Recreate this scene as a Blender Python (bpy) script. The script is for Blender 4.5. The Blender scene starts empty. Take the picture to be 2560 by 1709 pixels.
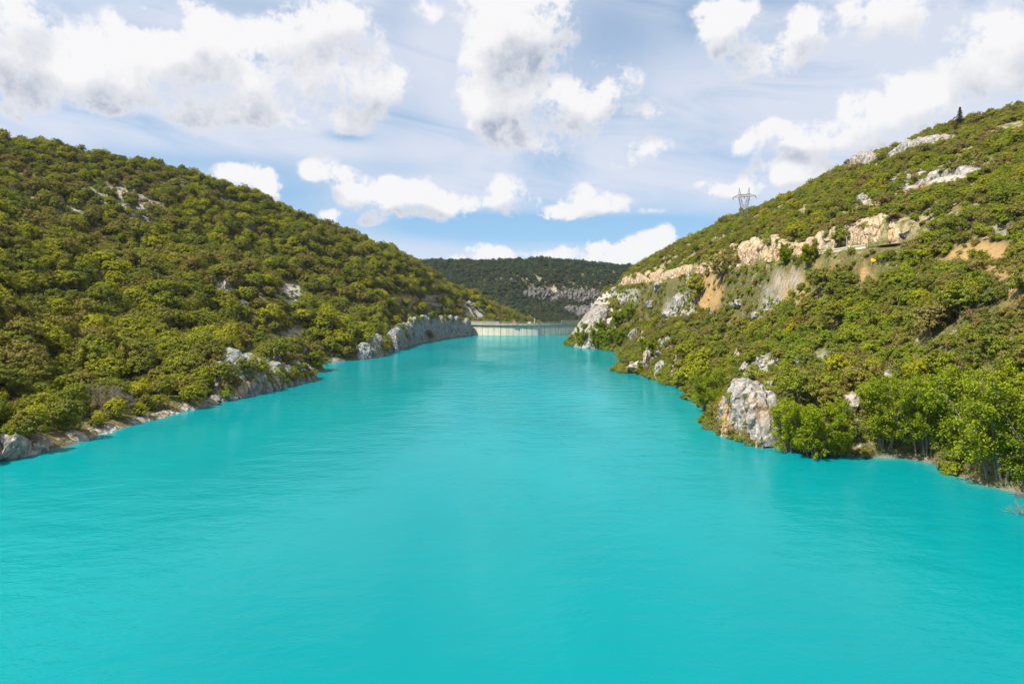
import bpy, math, random
import numpy as np
from mathutils import Vector, Matrix

random.seed(7)
RNG = np.random.default_rng(11)
R = math.radians
SC = bpy.context.scene
COL = SC.collection

# ------------------------------------------------------------------ camera
CAM_H, PITCH, FPX = 25.0, math.atan(83.0 / 1706.67), 1706.67
cam_d = bpy.data.cameras.new('camera')
cam_d.lens, cam_d.sensor_width, cam_d.clip_end = 24.0, 36.0, 30000.0
cam = bpy.data.objects.new('camera', cam_d)
COL.objects.link(cam)
cam.location = (0, 0, CAM_H)
cam.rotation_euler = (math.pi / 2 - PITCH, 0, 0)
SC.camera = cam

# ------------------------------------------------------------------ light and exposure
SUN_EL, SUN_AZ = R(56), R(-122)          # azimuth measured from the view direction (+Y), clockwise; the sun stands to the left, a little behind
SUN_DIR = Vector((math.sin(SUN_AZ) * math.cos(SUN_EL), math.cos(SUN_AZ) * math.cos(SUN_EL), math.sin(SUN_EL)))
sun_d = bpy.data.lights.new('sun', 'SUN')
sun_d.energy, sun_d.angle, sun_d.color = 4.8, R(0.53), (1.0, 0.95, 0.86)
sun = bpy.data.objects.new('sun', sun_d)
COL.objects.link(sun)
sun.rotation_euler = (-SUN_DIR).to_track_quat('-Z', 'Y').to_euler()
SC.view_settings.view_transform = 'Standard'
SC.view_settings.look = 'None'
SC.view_settings.exposure = 0.9
SC.view_settings.gamma = 1.0
SC.view_settings.use_curve_mapping = False
SC.render.engine = 'CYCLES'
SC.cycles.max_bounces = 6
SC.cycles.diffuse_bounces = 2
SC.cycles.glossy_bounces = 2
SC.cycles.transmission_bounces = 2
SC.cycles.volume_bounces = 0
SC.cycles.transparent_max_bounces = 6
SC.cycles.use_denoising = True


# ------------------------------------------------------------------ node helper: arithmetic on sockets
class NB:
    def __init__(self, tree):
        self.t = tree

    def n(self, typ, **kw):
        nd = self.t.nodes.new(typ)
        for k, v in kw.items():
            setattr(nd, k, v)
        return nd

    def put(self, sock, v):
        if isinstance(v, bpy.types.NodeSocket):
            self.t.links.new(v, sock)
        elif v is not None:
            sock.default_value = v

    def m(self, op, a, b=None, c=None, clamp=False):
        nd = self.n('ShaderNodeMath', operation=op, use_clamp=clamp)
        self.put(nd.inputs[0], a); self.put(nd.inputs[1], b)
        if c is not None: self.put(nd.inputs[2], c)
        return nd.outputs[0]

    def vm(self, op, a, b=None, c=None):
        nd = self.n('ShaderNodeVectorMath', operation=op)
        self.put(nd.inputs[0], a); self.put(nd.inputs[1], b)
        if c is not None: self.put(nd.inputs[2], c)
        return nd.outputs['Value'] if op in ('DOT_PRODUCT', 'LENGTH') else nd.outputs[0]

    def noise(self, vec, scale, detail=4, rough=0.55, dist=0.0, dim='3D', col=False):
        nd = self.n('ShaderNodeTexNoise', noise_dimensions=dim)
        if vec is not None: self.put(nd.inputs['Vector'], vec)
        nd.inputs['Scale'].default_value = scale
        nd.inputs['Detail'].default_value = detail
        nd.inputs['Roughness'].default_value = rough
        nd.inputs['Distortion'].default_value = dist
        return nd.outputs['Color'] if col else nd.outputs[0]

    def vor(self, vec, scale, feature='F1', rnd=1.0, dim='3D'):
        nd = self.n('ShaderNodeTexVoronoi', feature=feature, voronoi_dimensions=dim)
        self.put(nd.inputs['Vector'], vec)
        nd.inputs['Scale'].default_value = scale
        nd.inputs['Randomness'].default_value = rnd
        return nd.outputs['Distance']

    def ss(self, x, lo, hi, a=0.0, b=1.0, smooth=True):
        nd = self.n('ShaderNodeMapRange', interpolation_type='SMOOTHSTEP' if smooth else 'LINEAR')
        self.put(nd.inputs[0], x); self.put(nd.inputs[1], lo); self.put(nd.inputs[2], hi)
        self.put(nd.inputs[3], a); self.put(nd.inputs[4], b)
        return nd.outputs[0]

    def mix(self, f, a, b, blend='MIX'):
        nd = self.n('ShaderNodeMix', data_type='RGBA', blend_type=blend)
        self.put(nd.inputs[0], f)
        self.put(nd.inputs[6], a if isinstance(a, bpy.types.NodeSocket) else (*a, 1))
        self.put(nd.inputs[7], b if isinstance(b, bpy.types.NodeSocket) else (*b, 1))
        return nd.outputs[2]

    def ramp(self, f, stops):
        nd = self.n('ShaderNodeValToRGB')
        self.put(nd.inputs[0], f)
        el = nd.color_ramp.elements
        while len(el) < len(stops): el.new(0.5)
        for e, (p, c) in zip(el, stops):
            e.position = p; e.color = (*c, 1)
        return nd.outputs[0]

    def comb(self, x, y, z):
        nd = self.n('ShaderNodeCombineXYZ')
        self.put(nd.inputs[0], x); self.put(nd.inputs[1], y); self.put(nd.inputs[2], z)
        return nd.outputs[0]

    def sep(self, v):
        nd = self.n('ShaderNodeSeparateXYZ')
        self.put(nd.inputs[0], v)
        return nd.outputs


# ------------------------------------------------------------------ world: clear sky with cumulus and a thin high veil
def pix_dir(px, py):
    """direction of a picture point as azimuth, elevation"""
    v = Vector(((px - 1280) / FPX, (854.5 - py) / FPX, -1.0))
    v = (Matrix.Rotation(math.pi / 2 - PITCH, 3, 'X') @ v).normalized()
    return math.atan2(v.x, v.y), math.asin(v.z)


CUMULUS = [  # px, py, rx, ry, weight
    (360, 100, 110, 80, .8), (480, 110, 90, 75, .8), (590, 170, 75, 75, .7), (300, 215, 140, 65, .65), (460, 220, 170, 60, .6), (190, 190, 70, 55, .4), (240, 120, 40, 60, .4),
    (760, 70, 110, 65, .65), (890, 50, 60, 60, .4), (720, 190, 90, 60, .42), (860, 215, 130, 62, .6), (1000, 190, 60, 45, .4), (640, 285, 150, 40, .55), (420, 290, 150, 30, .4), (130, 260, 130, 40, .45), (820, 300, 90, 30, .35),
    (20, 50, 110, 90, .8), (50, 170, 110, 80, .65), (100, 60, 40, 60, .3),
    (1270, 30, 90, 70, .9), (1360, 40, 60, 60, .6), (1270, 150, 95, 95, .85), (1230, 240, 60, 60, .5), (1330, 265, 140, 55, .8), (1500, 215, 75, 55, .65), (1470, 275, 80, 40, .5), (1350, 370, 80, 40, .5), (1300, 350, 60, 30, .3), (1080, 60, 40, 70, .35),
    (1830, 50, 85, 48, .65), (1790, 110, 60, 40, .35), (1985, 75, 34, 34, .55), (1880, 160, 90, 60, .38), (1960, 140, 50, 50, .3), (2180, 40, 190, 60, .45), (2300, 110, 130, 50, .25), (2480, 110, 120, 90, .65), (2540, 200, 60, 70, .5),
    (2200, 250, 110, 55, .7), (2290, 285, 130, 65, .75), (2080, 340, 160, 38, .5), (2330, 350, 120, 30, .4), (1950, 315, 70, 30, .45), (1870, 365, 90, 25, .4), (1630, 370, 85, 42, .42), (1580, 400, 60, 30, .25), (1640, 270, 60, 24, .25),
    (790, 415, 50, 36, .7), (840, 440, 36, 24, .4), (550, 430, 40, 22, .6), (620, 455, 60, 30, .85), (680, 485, 40, 24, .5), (885, 480, 42, 44, .9), (960, 505, 75, 40, .8), (1020, 480, 60, 36, .7), (1120, 515, 62, 34, .95), (850, 545, 70, 16, .5), (915, 560, 40, 12, .4), (1255, 470, 40, 32, .6), (1240, 500, 60, 14, .3),
    (1340, 520, 60, 30, .55), (1440, 490, 50, 34, .55), (1400, 530, 150, 18, .4), (1530, 510, 50, 22, .35), (1800, 478, 42, 24, .7), (1880, 480, 40, 22, .5), (1960, 440, 70, 36, .75), (2050, 420, 60, 30, .45), (1620, 535, 60, 10, .2),
    (1215, 628, 44, 18, 1.0), (1160, 645, 40, 10, .6), (1320, 640, 60, 14, .8), (1400, 632, 55, 18, .9), (1480, 622, 55, 24, .9), (1540, 640, 60, 22, .7), (1600, 622, 50, 30, 1.0), (1655, 600, 34, 28, .8), (1700, 640, 60, 20, .7),
]
BLUE_GAPS = [(1120, 560, 330, 50, 1.0), (1450, 575, 330, 40, 1.0), (1560, 90, 210, 100, .62), (700, 480, 140, 60, .9), (430, 400, 260, 22, .6), (660, 20, 300, 30, .5), (870, 340, 50, 14, .9), (1700, 575, 200, 45, .9), (980, 420, 150, 25, .4), (1750, 30, 60, 60, .4)]


def near(bl, lo, hi):
    """the cloud bodies that reach into the sector of azimuth lo..hi"""
    out = []
    for b in bl:
        a, e = pix_dir(b[0], b[1])
        r = 2.7 * b[2] / FPX + 0.06
        if a + r > lo and a - r < hi:
            out.append(b)
    return out


def build_world():
    w = bpy.data.worlds.new('World')
    SC.world = w
    w.use_nodes = True
    t = w.node_tree
    t.nodes.clear()
    B = NB(t)
    sky = B.n('ShaderNodeTexSky', sky_type='NISHITA')
    sky.sun_disc = False
    sky.sun_elevation = SUN_EL
    sky.sun_rotation = SUN_AZ
    sky.altitude = 400
    sky.air_density, sky.dust_density, sky.ozone_density = 1.0, 0.1, 2.0
    d = B.n('ShaderNodeTexCoord').outputs['Generated']
    # the low sky is read a little higher up, where the air is bluer
    B.put(sky.inputs[0], B.vm('NORMALIZE', B.vm('MULTIPLY_ADD', d, (1, 1, 0.72), (0, 0, 0.17))))
    x, y, z = B.sep(d)[:]
    az = B.m('ARCTAN2', x, y)
    el = B.m('ARCSINE', z)
    p = B.comb(az, el, 0.0)
    base = B.mix(1.0, sky.outputs[0], SKY_TINT, 'MULTIPLY')

    def density_group(blobs, name):
        g = bpy.data.node_groups.new(name, 'ShaderNodeTree')
        g.interface.new_socket('P', in_out='INPUT', socket_type='NodeSocketVector')
        g.interface.new_socket('D', in_out='INPUT', socket_type='NodeSocketVector')
        g.interface.new_socket('Density', in_out='OUTPUT', socket_type='NodeSocketFloat')
        g.interface.new_socket('Body', in_out='OUTPUT', socket_type='NodeSocketFloat')
        G = NB(g)
        gi, go = G.n('NodeGroupInput'), G.n('NodeGroupOutput')
        P = gi.outputs[0]
        if blobs:
            wv = G.noise(P, 8.0, 3, 0.55, col=True, dim='2D')     # lumpy edges: warp the point before the cloud bodies are read
            wa = G.ss(G.sep(P)[1], 0.05, 0.30, 0.25, 1.0)
            P2 = G.vm('MULTIPLY_ADD', G.vm('SUBTRACT', wv, (0.5, 0.5, 0.5)), G.vm('MULTIPLY', G.comb(wa, wa, 0.0), (0.10, 0.065, 0.0)), P)
            acc = 0.0
            for (px, py, rx, ry, wt) in blobs:
                a, e = pix_dir(px, py)
                ca = math.cos(a)
                ix, iy = FPX / (rx * ca * ca), FPX / (ry * ca)
                q = G.vm('MULTIPLY_ADD', P2, (ix, iy, 0), (-a * ix, -e * iy, 0))
                gs = G.m('POWER', 0.36788, G.vm('DOT_PRODUCT', q, q))
                acc = G.m('MULTIPLY_ADD', gs, wt, acc)
            acc = G.m('SUBTRACT', 0.85, G.m('MULTIPLY', 0.85, G.m('POWER', 0.36788, G.m('MULTIPLY', acc, 1.15))))
        else:
            # the same kind of cumulus all round and overhead
            sx, sy, sz = G.sep(P)[:]
            out = G.m('MAXIMUM', G.ss(G.m('ABSOLUTE', sx), 0.70, 0.9), G.ss(sy, 0.46, 0.6))
            acc = G.m('MULTIPLY', G.ss(G.noise(gi.outputs[1], 3.2, 2, 0.5), 0.46, 0.62), out)
            P2 = P
        f1 = G.noise(P, 12.0, 8, 0.68, 0.1, dim='2D')
        fh = G.noise(P, 32.0, 6, 0.66, 0.1, dim='2D')
        lo_ = G.ss(G.sep(P)[1], 0.08, 0.26)
        f1 = G.m('ADD', G.m('MULTIPLY', f1, G.m('MULTIPLY_ADD', lo_, 0.45, 0.45)), G.m('MULTIPLY', fh, G.m('MULTIPLY_ADD', lo_, -0.45, 0.55)))
        f2 = G.vor(P2, 22.0, dim='2D')
        fb = G.m('ADD', G.m('MULTIPLY', G.m('SUBTRACT', f1, 0.5), 2.3), G.m('MULTIPLY', G.m('SUBTRACT', 0.42, f2), 0.28))
        amp = G.ss(acc, 0.0, 0.35, 0.0, 1.0)
        g.links.new(G.m('MULTIPLY_ADD', fb, amp, acc), go.inputs[0])
        g.links.new(acc, go.inputs[1])
        return g

    # thin veil, drawn out along the wind
    vp = B.comb(B.m('MULTIPLY', B.m('MULTIPLY_ADD', el, 0.35, az), 1.6), B.m('MULTIPLY', B.m('MULTIPLY_ADD', az, 0.12, el), 7.0), 0.0)

    def sector(blobs, gaps, name):
        g = density_group(blobs, name)

        def dens(off):
            nd = B.n('ShaderNodeGroup')
            nd.node_tree = g
            B.put(nd.inputs[0], B.vm('ADD', p, off)); B.put(nd.inputs[1], d)
            return nd.outputs

        (d0, b0), (d1, b1) = dens((0, 0, 0))[:], dens((-0.012, 0.034, 0))[:]
        alpha = B.ss(d0, 0.14, 0.44)
        thick = B.ss(d0, 0.25, 0.85)
        lit = B.ss(B.m('MULTIPLY_ADD', B.m('SUBTRACT', d0, d1), 0.46, B.m('MULTIPLY', B.m('SUBTRACT', b0, b1), 1.7)), -0.38, 0.40)
        # thick cores keep grey undersides, thin rims stay white
        shade = B.m('MULTIPLY', B.m('SUBTRACT', 1.0, lit), B.m('MULTIPLY_ADD', thick, 0.7, 0.3))
        cloud = B.mix(shade, CLOUD_LIT, CLOUD_SHADE)
        v1 = B.noise(vp, 2.2, 7, 0.6, 0.6, dim='2D')
        v2 = B.noise(p, 5.0, 2, 0.5, dim='2D')
        veil = B.m('ADD', B.m('MULTIPLY', B.ss(v1, 0.10, 0.58), 0.72), B.m('MULTIPLY', B.ss(v2, 0.2, 0.6), 0.34))
        gap = 0.0
        for (px, py, rx, ry, wt) in gaps:
            a, e = pix_dir(px, py)
            ix, iy = FPX / rx, FPX / ry
            q = B.vm('MULTIPLY_ADD', p, (ix, iy, 0), (-a * ix, -e * iy, 0))
            gap = B.m('MULTIPLY_ADD', B.m('POWER', 0.36788, B.vm('DOT_PRODUCT', q, q)), wt, gap)
        if gaps:
            veil = B.m('MULTIPLY', veil, B.m('SUBTRACT', 1.0, B.m('MULTIPLY', gap, 0.95), clamp=True))
        veil = B.m('MULTIPLY', veil, B.ss(el, -0.02, 0.10), clamp=True)
        c = B.mix(B.m('MULTIPLY', veil, 0.9), base, VEIL_COL)
        c = B.mix(alpha, c, cloud)
        bg = B.n('ShaderNodeBackground')
        bg.inputs[1].default_value = SKY_STRENGTH
        B.put(bg.inputs[0], c)
        return bg.outputs[0]

    def pick(f, a, b):
        nd = B.n('ShaderNodeMixShader')
        B.put(nd.inputs[0], f); B.t.links.new(a, nd.inputs[1]); B.t.links.new(b, nd.inputs[2])
        return nd.outputs[0]

    cuts = (-1.1, -0.36, -0.09, 0.22, 1.1)
    inside = None
    for k in range(4):
        lo, hi = cuts[k], cuts[k + 1]
        s_ = sector(near(CUMULUS, lo, hi), near(BLUE_GAPS, lo, hi), 'cumulus_density')
        inside = s_ if inside is None else pick(B.m('GREATER_THAN', az, lo), inside, s_)
    outside = sector([], [], 'cumulus_all_round')
    win = B.m('MULTIPLY', B.m('LESS_THAN', B.m('ABSOLUTE', az), 1.0), B.m('LESS_THAN', el, 0.66))
    win = B.m('MULTIPLY', win, B.m('GREATER_THAN', el, -0.03))
    B.t.links.new(pick(win, outside, inside), B.n('ShaderNodeOutputWorld').inputs[0])
    w.cycles.sampling_method = 'MANUAL'
    w.cycles.sample_map_resolution = 512


SKY_STRENGTH, SKY_TINT = 0.058, (1.62, 1.80, 1.66)
CLOUD_LIT, CLOUD_SHADE, VEIL_COL = (8.75, 8.7, 8.8), (3.1, 3.7, 4.9), (6.9, 7.3, 8.35)
build_world()


# ------------------------------------------------------------------ small tools
def tag(o, label=None, cat=None, group=None, kind=None):
    if label: o['label'] = label
    if cat: o['category'] = cat
    if group: o['group'] = group
    if kind: o['kind'] = kind
    return o


def link(name, me, parent=None, loc=None, rz=0.0, scale=None):
    o = bpy.data.objects.new(name, me)
    COL.objects.link(o)
    if parent is not None: o.parent = parent
    if loc is not None: o.location = loc
    if rz: o.rotation_euler = (0, 0, rz)
    if scale is not None: o.scale = scale if hasattr(scale, '__len__') else (scale,) * 3
    return o


def mesh_np(name, V, F, mats, midx=None, smooth=False, attrs=None):
    V = np.asarray(V, np.float32); F = np.asarray(F, np.int32)
    k = F.shape[1]
    me = bpy.data.meshes.new(name)
    me.vertices.add(len(V)); me.vertices.foreach_set('co', V.ravel())
    me.loops.add(F.size); me.loops.foreach_set('vertex_index', F.ravel())
    me.polygons.add(len(F))
    me.polygons.foreach_set('loop_start', np.arange(0, F.size, k, dtype=np.int32))
    me.polygons.foreach_set('loop_total', np.full(len(F), k, np.int32))
    if midx is not None: me.polygons.foreach_set('material_index', np.asarray(midx, np.int32))
    me.polygons.foreach_set('use_smooth', np.full(len(F), smooth, bool))
    for m in (mats if isinstance(mats, (list, tuple)) else [mats]): me.materials.append(m)
    for n, a in (attrs or {}).items():
        me.attributes.new(n, 'FLOAT', 'POINT').data.foreach_set('value', np.asarray(a, np.float32))
    me.update(calc_edges=True)
    me.validate()
    return me


class MB:
    """collects quads into one mesh"""
    def __init__(self): self.v, self.f, self.n = [], [], 0

    def add(self, V, F):
        V = np.asarray(V, float).reshape(-1, 3); F = np.asarray(F, int)
        if F.shape[1] == 3: F = np.c_[F, F[:, 2]]
        self.v.append(V); self.f.append(F + self.n); self.n += len(V)

    def box(self, lo, hi):
        x0, y0, z0 = lo; x1, y1, z1 = hi
        self.add([(x0, y0, z0), (x1, y0, z0), (x1, y1, z0), (x0, y1, z0), (x0, y0, z1), (x1, y0, z1), (x1, y1, z1), (x0, y1, z1)],
                 [(0, 3, 2, 1), (4, 5, 6, 7), (0, 1, 5, 4), (1, 2, 6, 5), (2, 3, 7, 6), (3, 0, 4, 7)])

    def tube(self, pts, rad, sides=5):
        pts = np.asarray(pts, float); rad = np.broadcast_to(rad, (len(pts),))
        t = np.gradient(pts, axis=0); t /= np.linalg.norm(t, axis=1)[:, None] + 1e-9
        ref = np.array((0.31, 0.95, 0.07)) if abs(t[0][1]) < .8 else np.array((0.95, 0.1, 0.3))
        a = np.cross(t, ref); a /= np.linalg.norm(a, axis=1)[:, None] + 1e-9
        b = np.cross(t, a)
        th = np.arange(sides) * 2 * np.pi / sides
        ring = pts[:, None] + rad[:, None, None] * (np.cos(th)[None, :, None] * a[:, None] + np.sin(th)[None, :, None] * b[:, None])
        F = []
        for i in range(len(pts) - 1):
            for j in range(sides):
                j2 = (j + 1) % sides
                F.append((i * sides + j, i * sides + j2, (i + 1) * sides + j2, (i + 1) * sides + j))
        self.add(ring.reshape(-1, 3), F)

    def bar(self, a, b, w): self.tube([a, b], [w, w], 4)

    def arrays(self): return np.concatenate(self.v), np.concatenate(self.f)

    def mesh(self, name, mat, smooth=False):
        V, F = self.arrays()
        me = mesh_np(name, V, F, mat, smooth=smooth)
        return me

    def build(self, name, mat, parent=None, **kw): return link(name, self.mesh(name, mat), parent, **kw)


# lattice noise on arrays
def _hash(ix, iy, iz, s):
    h = (ix * 374761393 + iy * 668265263 + iz * 2147483647 + s * 974634541) & 0xFFFFFFFF
    h = ((h ^ (h >> 13)) * 1274126177) & 0xFFFFFFFF
    return ((h ^ (h >> 16)) & 0xFFFFFF) / float(0xFFFFFF)


def vnoise(x, y, z=0.0, s=0):
    x, y, z = np.broadcast_arrays(np.asarray(x, float), np.asarray(y, float), np.asarray(z, float))
    ix, iy, iz = np.floor(x).astype(np.int64), np.floor(y).astype(np.int64), np.floor(z).astype(np.int64)
    fx, fy, fz = x - ix, y - iy, z - iz
    fx, fy, fz = (f * f * (3 - 2 * f) for f in (fx, fy, fz))
    r = 0
    for dx in (0, 1):
        for dy in (0, 1):
            for dz in (0, 1):
                r = r + _hash(ix + dx, iy + dy, iz + dz, s) * (fx if dx else 1 - fx) * (fy if dy else 1 - fy) * (fz if dz else 1 - fz)
    return r * 2 - 1


def fbm(x, y, z=0.0, o=4, s=0, g=0.5):
    r, a = 0.0, 1.0
    for i in range(o):
        k = 2.03 ** i
        r = r + a * vnoise(np.asarray(x) * k, np.asarray(y) * k, np.asarray(z) * k, s + i * 17)
        a *= g
    return r


# ------------------------------------------------------------------ picture point <-> place
ROT = np.array(Matrix.Rotation(math.pi / 2 - PITCH, 3, 'X'))


def ray(px, py):
    return ROT @ np.array(((px - 1280) / FPX, (854.5 - py) / FPX, -1.0))


def at(px, py, Y):
    d = ray(px, py)
    return np.array((0, 0, CAM_H)) + d * (Y / d[1])


def at0(px, py, z=0.0):
    d = ray(px, py)
    return np.array((0, 0, CAM_H)) + d * ((z - CAM_H) / d[2])


def project(X, Y, Z):
    P = np.stack([np.asarray(X, float), np.asarray(Y, float), np.asarray(Z, float) - CAM_H], -1) @ ROT
    w = np.maximum(-P[..., 2], 1e-3)
    return 1280 + FPX * P[..., 0] / w, 854.5 - FPX * P[..., 1] / w


# ------------------------------------------------------------------ the lie of the land
CP = []                                                  # control points x, y, z


def cp(x, y, z): CP.append((x, y, z))


SHORE_L = [(-92, -40), (-90, 20), (-87, 70)] + [tuple(at0(*p)[:2]) for p in
           ((0, 1150), (90, 1135), (200, 1104), (330, 1062), (500, 1018), (620, 988), (700, 970), (780, 951))] + [(-88, 262), (-99, 285), tuple(at0(790, 907)[:2])] + \
          [tuple(at0(*p)[:2]) for p in ((860, 902), (945, 890), (985, 871), (1040, 856), (1110, 845))] + [(-44, 650)]
SHORE_R = [(70, -40), (68, 40)] + [tuple(at0(*p)[:2]) for p in
           ((2600, 1240), (2330, 1150), (2130, 1142), (2030, 1128), (1930, 1118), (1850, 1092), (1790, 1030), (1720, 975), (1640, 948), (1600, 935), (1555, 930))] + \
          [(62, 330), (64, 390), tuple(at0(1500, 872)[:2]), tuple(at0(1440, 865)[:2]), tuple(at0(1426, 852)[:2]), (58, 590), (76, 660), (82, 730)]
for sh, sg in ((SHORE_L, -1), (SHORE_R, 1)):
    for i, (x, y) in enumerate(sh):
        cp(x, y, 0.0)
        cp(x - sg * 9, y, -6)
        cp(x + sg * 4, y, 3.0)
for y in range(-40, 640, 60): cp(-10, y, -16)
for (x, y) in (tuple(at0(1412, 852)[:2]), tuple(at0(1408, 858)[:2]), (38, 520), (40, 560), (46, 600), (60, 640)): cp(x, y, -9)
CAN = 4.0                                               # the picture shows tree tops: the ground lies lower


def hill(px, py, Y, can=CAN):
    x, y, z = at(px, py, Y)
    cp(x, y, z - can)


for a in ((0, 345, 400), (130, 362, 410), (270, 382, 430), (400, 405, 450), (600, 470, 480), (800, 570, 520), (900, 605, 540), (975, 628, 570), (1040, 655, 620), (1100, 690, 680),
          (1200, 742, 760), (1300, 792, 830),
          (-300, 335, 370), (-700, 330, 330)):
    hill(*a)
for a in ((0, 590, 245), (120, 630, 255), (250, 690, 265), (400, 722, 280), (60, 555, 300), (250, 650, 325), (100, 470, 350), (330, 520, 365), (500, 560, 385), (600, 620, 400), (620, 690, 330),
          (780, 660, 440), (900, 690, 480), (900, 760, 430), (720, 760, 330), (500, 850, 232), (300, 850, 212), (100, 850, 190), (100, 1000, 150), (0, 1050, 130), (400, 950, 186), (560, 880, 225),
          (700, 830, 262), (760, 840, 270), (1000, 720, 520), (1080, 750, 580), (960, 800, 430), (870, 830, 380), (200, 760, 235), (-200, 700, 170), (-300, 900, 120)):
    hill(*a)
for (x, y, z) in ((-420, 450, 128), (-420, 300, 112), (-420, 150, 95), (-420, 0, 90), (-300, 0, 66), (-200, 0, 38), (-150, 60, 30), (-300, 200, 80), (-220, 120, 50), (-300, 520, 112), (-220, 600, 92), (-150, 680, 70),
                  (-420, 620, 108), (-300, 760, 84), (-120, 800, 48), (-420, 900, 90)):
    cp(x, y, z)
# the hillside on the other shore
ROAD = [(83, 575), (84, 540), (86, 480), (87.5, 420), (88.5, 360), (90, 300), (91.5, 260), (94, 225), (101, 200), (112, 172), (124, 150), (140, 120), (150, 60)]
ROAD_Z = [41, 41, 41, 41, 41, 41, 41, 41.2, 42, 43, 44, 45, 46]
for (x, y), z in zip(ROAD, ROAD_Z): cp(x, y, z); cp(x + 7, y, z + 7.5)
for a in ((1575, 667, 575, 3), (1635, 632, 550, 4), (1700, 597, 525, 5), (1798, 556, 500, 6), (1853, 534, 485, 7), (1918, 503, 470, 6), (2016, 458, 450, 4), (2060, 435, 440, 2), (2110, 407, 430, 1.5), (2161, 393, 424, 1.5), (2240, 376, 418, 2), (2307, 345, 410, 2), (2400, 320, 400, 2), (2500, 282, 390, 2),
          (2620, 255, 380, 2), (2900, 190, 340, 2)):
    hill(*a)
for a in ((1700, 640, 440), (1800, 605, 390), (1900, 560, 370), (2000, 520, 320), (2200, 450, 300), (2350, 470, 240), (2300, 540, 215), (2500, 420, 230), (2100, 570, 250), (2450, 560, 165), (2560, 500, 165)):
    hill(*a, can=1.5)
for a in ((1460, 790, 480), (1520, 760, 480), (1490, 740, 520), (1560, 760, 450), (1600, 800, 390), (1650, 760, 390), (1700, 740, 370), (1700, 820, 290), (1760, 860, 245), (1800, 760, 270), (1860, 850, 205), (1950, 720, 230),
          (1950, 820, 185), (1900, 930, 165), (2000, 950, 145), (2100, 850, 160), (2150, 740, 180), (2250, 950, 128), (2300, 800, 140), (2400, 900, 112), (2450, 650, 150), (2500, 760, 118), (2560, 700, 118), (2120, 1010, 133), (2640, 900, 95)):
    hill(*a, can=2.5)
for (x, y, z) in ((330, 450, 150), (330, 330, 150), (330, 200, 140), (330, 80, 130), (330, -20, 125), (230, 0, 90), (150, 0, 55), (110, 0, 32), (95, 40, 26), (300, 560, 135), (230, 640, 105), (150, 680, 70), (250, 800, 80), (330, 800, 90)):
    cp(x, y, z)
# downstream of the dam and the far hill
for (x, y, z) in ((20, 760, -20), (40, 820, -20), (90, 820, 5), (120, 760, 40), (-20, 800, 22)): cp(x, y, z)
for a in ((1000, 655, 1250), (1080, 651, 1240), (1180, 651, 1230), (1250, 653, 1220), (1340, 650, 1210), (1450, 657, 1200), (1560, 670, 1190), (1700, 690, 1180), (900, 660, 1260)):
    hill(*a, can=5)
for a in ((1150, 700, 1060), (1250, 712, 1080), (1200, 750, 960), (1280, 760, 980), (1320, 792, 900), (1420, 792, 915), (1350, 700, 1110), (1450, 705, 1110), (1360, 745, 1075), (1460, 750, 1065), (1390, 770, 990), (1480, 790, 950), (1530, 740, 1050)):
    hill(*a, can=5)
for (x, y, z) in ((-420, 1250, 100), (-420, 1100, 80), (420, 1200, 95), (420, 1000, 70), (250, 950, 40), (-250, 1000, 60), (0, 1480, 96), (-350, 1480, 90), (400, 1480, 90), (150, 1320, 104), (-100, 1320, 106)): cp(x, y, z)

# rock faces: base line from near to far, heights, facing side; the land behind stands as high as they do
def w0(*pp): return [tuple(at0(*p)) for p in pp]


WALLS = {
    'dam_cliff': (w0((975, 877), (1000, 866), (1040, 856), (1075, 850), (1110, 845), (1145, 841)) + [(-43, 648, 0), (-46, 664, 0)], [11, 14, 18, 19, 16.5, 15, 13.5, 12], -1),
    'point_cliff': (w0((900, 899), (945, 890), (962, 882), (976, 874)), [5, 10, 9, 5], -1),
    'cape_cliff': (w0((545, 1007), (590, 995), (620, 988), (660, 979), (700, 970), (745, 959), (780, 951)) + [(-77, 252, 0)], [1, 6, 9.5, 9, 6, 6, 5, 2.5], -1),
    'bluff': (w0((1935, 1119), (1910, 1111), (1880, 1101), (1852, 1092), (1835, 1078), (1822, 1062)), [7, 8.2, 9.0, 9.0, 8, 6], 1),
    'headland': (w0((1475, 870), (1450, 866), (1434, 859), (1427, 852)) + [(52, 570, 0), (62, 610, 0)], [10, 20, 26, 27, 22, 14], 1),
}
for (x, y, _z) in WALLS['dam_cliff'][0]: cp(x + 4.0, y - 2.0, -4.0)
WALL_LEAN = {'dam_cliff': .08, 'point_cliff': .35, 'cape_cliff': .42, 'bluff': .05, 'headland': .72}
for _k, (_b, _h, _sd) in WALLS.items():
    for (x, y, _z), hh in zip(_b, _h):
        cp(x - _sd * -1 * (3.5 + WALL_LEAN[_k] * hh), y + 1.0, hh * .93 - .3)
CP = np.array(CP)
_c = 6.0
_A = np.sqrt(((CP[:, None, :2] - CP[None, :, :2]) ** 2).sum(-1) + _c * _c)
_W = np.linalg.solve(_A - np.eye(len(CP)) * 1.2, CP[:, 2] - 20)
GX0, GX1, GY0, GY1, GS = -480, 480, -60, 1520, 2.0
_gx, _gy = np.arange(GX0, GX1 + 1, GS), np.arange(GY0, GY1 + 1, GS)
_X, _Y = np.meshgrid(_gx, _gy, indexing='ij')
HG = np.full(_X.shape, 20.0)
for k in range(len(CP)):
    HG += _W[k] * np.sqrt((_X - CP[k, 0]) ** 2 + (_Y - CP[k, 1]) ** 2 + _c * _c)
_rough = np.clip((HG - 1.0) / 14.0, 0, 1)
HG += _rough * (3.0 * fbm(_X / 60, _Y / 60, s=3, o=3) + 1.3 * fbm(_X / 14, _Y / 14, s=5, o=3))


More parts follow.
